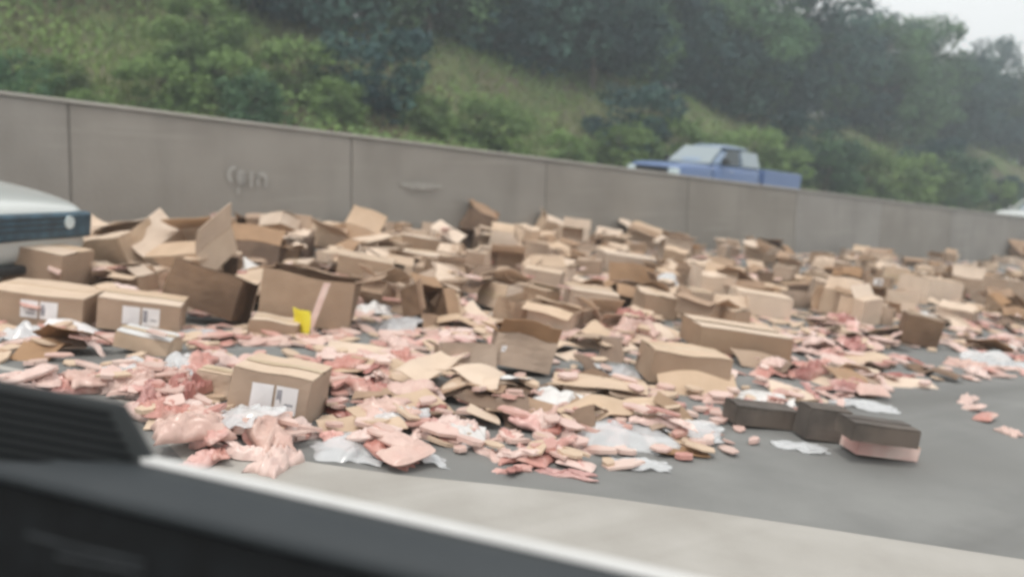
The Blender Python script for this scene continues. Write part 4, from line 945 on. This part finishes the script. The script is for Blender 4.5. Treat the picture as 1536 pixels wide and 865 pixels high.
FL = [(520, 675, 150, .34, .08, 'film', 'clear crumpled film at near edge right of the front labelled carton'), (915, 660, 170, .42, .12, 'film', 'large clear crumpled bag on the asphalt left of torn sheet'),
      (965, 700, 90, .14, .05, 'film', 'thin trailing tail of clear film at the asphalt edge'), (1205, 672, 85, .16, .04, 'film', 'small clear film in front of the three dark boxes'),
      (845, 615, 90, .3, .10, 'bag_solid', 'white crumpled bag among meat right of centre'), (560, 470, 80, .3, .14, 'bag_solid', 'white crumpled bag right of the tall open carton'),
      (590, 495, 80, .3, .12, 'bag_grey', 'grey crumpled bag beside the rolled carton'), (1084, 482, 40, .3, .26, 'bag_solid', 'round white bag left of the pale topped carton'),
      (1000, 440, 60, .4, .26, 'film', 'clear puffed bag left of the rounded top carton'), (1495, 545, 100, .5, .12, 'film', 'clear crumpled film at right edge of the spill'),
      (1500, 520, 70, .4, .10, 'bag_solid', 'white bag behind the clear film at right edge'), (775, 478, 110, .3, .08, 'bag_grey', 'grey and white crumpled bag left of curved sheet'),
      (40, 512, 80, .3, .14, 'film', 'clear bag over meat in front of the left edge carton'), (270, 560, 90, .35, .14, 'film', 'clear bag standing left of the front labelled carton'),
      (305, 505, 110, .25, .07, 'bag_grey', 'grey film in front of the dark crushed carton'), (360, 655, 110, .3, .08, 'film', 'clear film over the packs below the front labelled carton'),
      (690, 660, 70, .2, .07, 'bag_solid', 'white scrunched bag among strips of meat'), (1150, 600, 90, .3, .07, 'bag_solid', 'white film behind the long dark box'),
      (1300, 610, 90, .25, .05, 'film', 'clear film behind the dark lid box'), (1400, 480, 90, .5, .08, 'bag_solid', 'white film behind the lone dark carton'), (640, 690, 90, .2, .05, 'film', 'clear film near the pavement edge below the scrunched bag'), (600, 640, 80, .22, .06, 'film', 'clear wrap between pink packs left of the scrunched bag'), (1040, 655, 100, .25, .06, 'film', 'clear wrap right of the torn bent sheet'), (760, 600, 70, .2, .05, 'bag_solid', 'white wrap below the carton with white spot'), (200, 560, 90, .25, .08, 'film', 'clear wrap over packs left of the standing clear bag'),
      (930, 560, 80, .3, .07, 'bag_grey', 'grey plastic folded behind the tented sheet'), (380, 440, 40, .25, .26, 'bag_solid', 'torn white paper hanging beside the tall open carton')]
for i, (px, py, wpx, d, amp, m, lab) in enumerate(FL):
    a, t, z = pix(px, py); w = wpx * z / FPX
    o = put('plastic_bag', make_film(600 + i, w, d, amp, M[m]), a, t, VIEWYAW + fr.uniform(-.3, .3), w, d, 55, .02)
    tag(o, lab, 'plastic bag', 'plastic bags and film in the spill')

# ------------------------------------------------------------------ own car door at the window, close to the camera
def cpt(px, py, z): return CAMP + CW @ Vector(((px - CX) / FPX * z, -(py - CY) / FPX * z, -z))
door = empty('own_car_door', Matrix.Translation(cpt(300, 760, .7)))
tag(door, 'dark door of own car in the near foreground showing window ledge and ribbed panel', 'car')
inv = Matrix.Translation(-cpt(300, 760, .7))
P0, P1 = cpt(245, 694, .85), cpt(1010, 866, .68)
ax = (P1 - P0).normalized(); P0 = P0 - ax * .6; Ln = (P1 - P0).length + .9
out = ax.cross(Vector((0, 0, 1))).normalized()
if out.dot(CW @ Vector((0, 0, -1))) < 0: out = -out
upv = out.cross(ax).normalized(); upv = upv if upv.z > 0 else -upv
def extr(prof, name, m, sm=True, x0=0, x1=None, n_=24):
    b = MB(); kk = len(prof); x1 = Ln if x1 is None else x1
    for i in range(n_ + 1):
        s_ = x0 + (x1 - x0) * i / n_
        b.v += [inv @ (P0 + ax * s_ + out * o_ + upv * (u_ - .012 * ((s_ / Ln) - .5) ** 2)) for o_, u_ in prof]
    b.f = [(i * kk + p, (i + 1) * kk + p, (i + 1) * kk + (p + 1) % kk, i * kk + (p + 1) % kk) for i in range(n_) for p in range(kk)] + [tuple(range(kk)), tuple(reversed(range(n_ * kk, n_ * kk + kk)))]
    b.mi = [0] * len(b.f); return b.build(name, m, door, smooth=sm)
extr([(.0, 0), (.007, .002), (.016, -.004), (.02, -.02), (.0, -.02)], 'window_sill', M['seal'])
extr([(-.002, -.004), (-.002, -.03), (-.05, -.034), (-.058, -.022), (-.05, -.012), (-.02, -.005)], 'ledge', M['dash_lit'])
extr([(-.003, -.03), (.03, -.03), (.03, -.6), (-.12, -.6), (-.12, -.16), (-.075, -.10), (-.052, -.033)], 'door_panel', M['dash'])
def strip(pts, w, name, m):
    b = MB()
    for (x0, y0, z0), (x1, y1, z1) in zip(pts, pts[1:]): b.tube(inv @ cpt(x0, y0, z0), inv @ cpt(x1, y1, z1), w, w, 8)
    return b.build(name, m, door, smooth=True)
# ribbed panel at left
b = MB(); q = [cpt(-260, 520, .86), cpt(186, 606, .86), cpt(262, 745, .86), cpt(-260, 655, .86)]
n3 = (q[1] - q[0]).cross(q[3] - q[0]).normalized()
if n3.dot(CW @ Vector((0, 0, -1))) < 0: n3 = -n3
b.add([inv @ p for p in q] + [inv @ (p + n3 * .008) for p in q], [(0, 1, 2, 3), (7, 6, 5, 4)] + [(i, 4 + i, 4 + (i + 1) % 4, (i + 1) % 4) for i in range(4)])
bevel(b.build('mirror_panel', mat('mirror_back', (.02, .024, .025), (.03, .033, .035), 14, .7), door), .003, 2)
b = MB()
for i in range(7):
    v0 = .13 + i * .115
    def e(u, v): return q[0].lerp(q[1], u).lerp(q[3].lerp(q[2], u), v) - n3 * .003
    vs_ = [e(.3, v0), e(.93, v0), e(.93, v0 + .045), e(.3, v0 + .045)]
    b.add([inv @ p for p in vs_] + [inv @ (p + n3 * .004) for p in vs_], [(0, 1, 2, 3), (7, 6, 5, 4)] + [(i_, 4 + i_, 4 + (i_ + 1) % 4, (i_ + 1) % 4) for i_ in range(4)])
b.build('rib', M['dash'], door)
strip([(40, 800, .60), (120, 822, .60), (215, 843, .60)], .0009, 'reflection_strip', M['dash_lit'])  # faint reflections on the door, modelled as thin paler tubes
strip([(85, 832, .60), (150, 845, .60), (215, 858, .60)], .0009, 'reflection_strip', M['dash_lit'])  # second reflection line, also put in as a tube

# ------------------------------------------------------------------ thin haze in the air
hz = MB(); ex = [ROAD @ Vector((a_, t_, 0)) for a_ in (-51, 85) for t_ in (-41, TF1 + 61)]
hz.box(min(p.x for p in ex) - 2, max(p.x for p in ex) + 2, min(p.y for p in ex) - 2, max(p.y for p in ex) + 2, min(p.z for p in ex) - 2, 26); ho = hz.build('haze', None)
ho.data.materials.clear(); hm, hn, hl, hb_ = nodes('haze_air'); hn.remove(hb_)
pv = hn.new('ShaderNodeVolumePrincipled'); pv.inputs['Color'].default_value = (.84, .92, .97, 1); pv.inputs['Density'].default_value = .0042; pv.inputs['Anisotropy'].default_value = .2
hl.new(pv.outputs[0], hn['Material Output'].inputs['Volume']); ho.data.materials.append(hm); tag(ho, 'thin pale haze in the air over road and hillside', 'haze', kind='stuff')
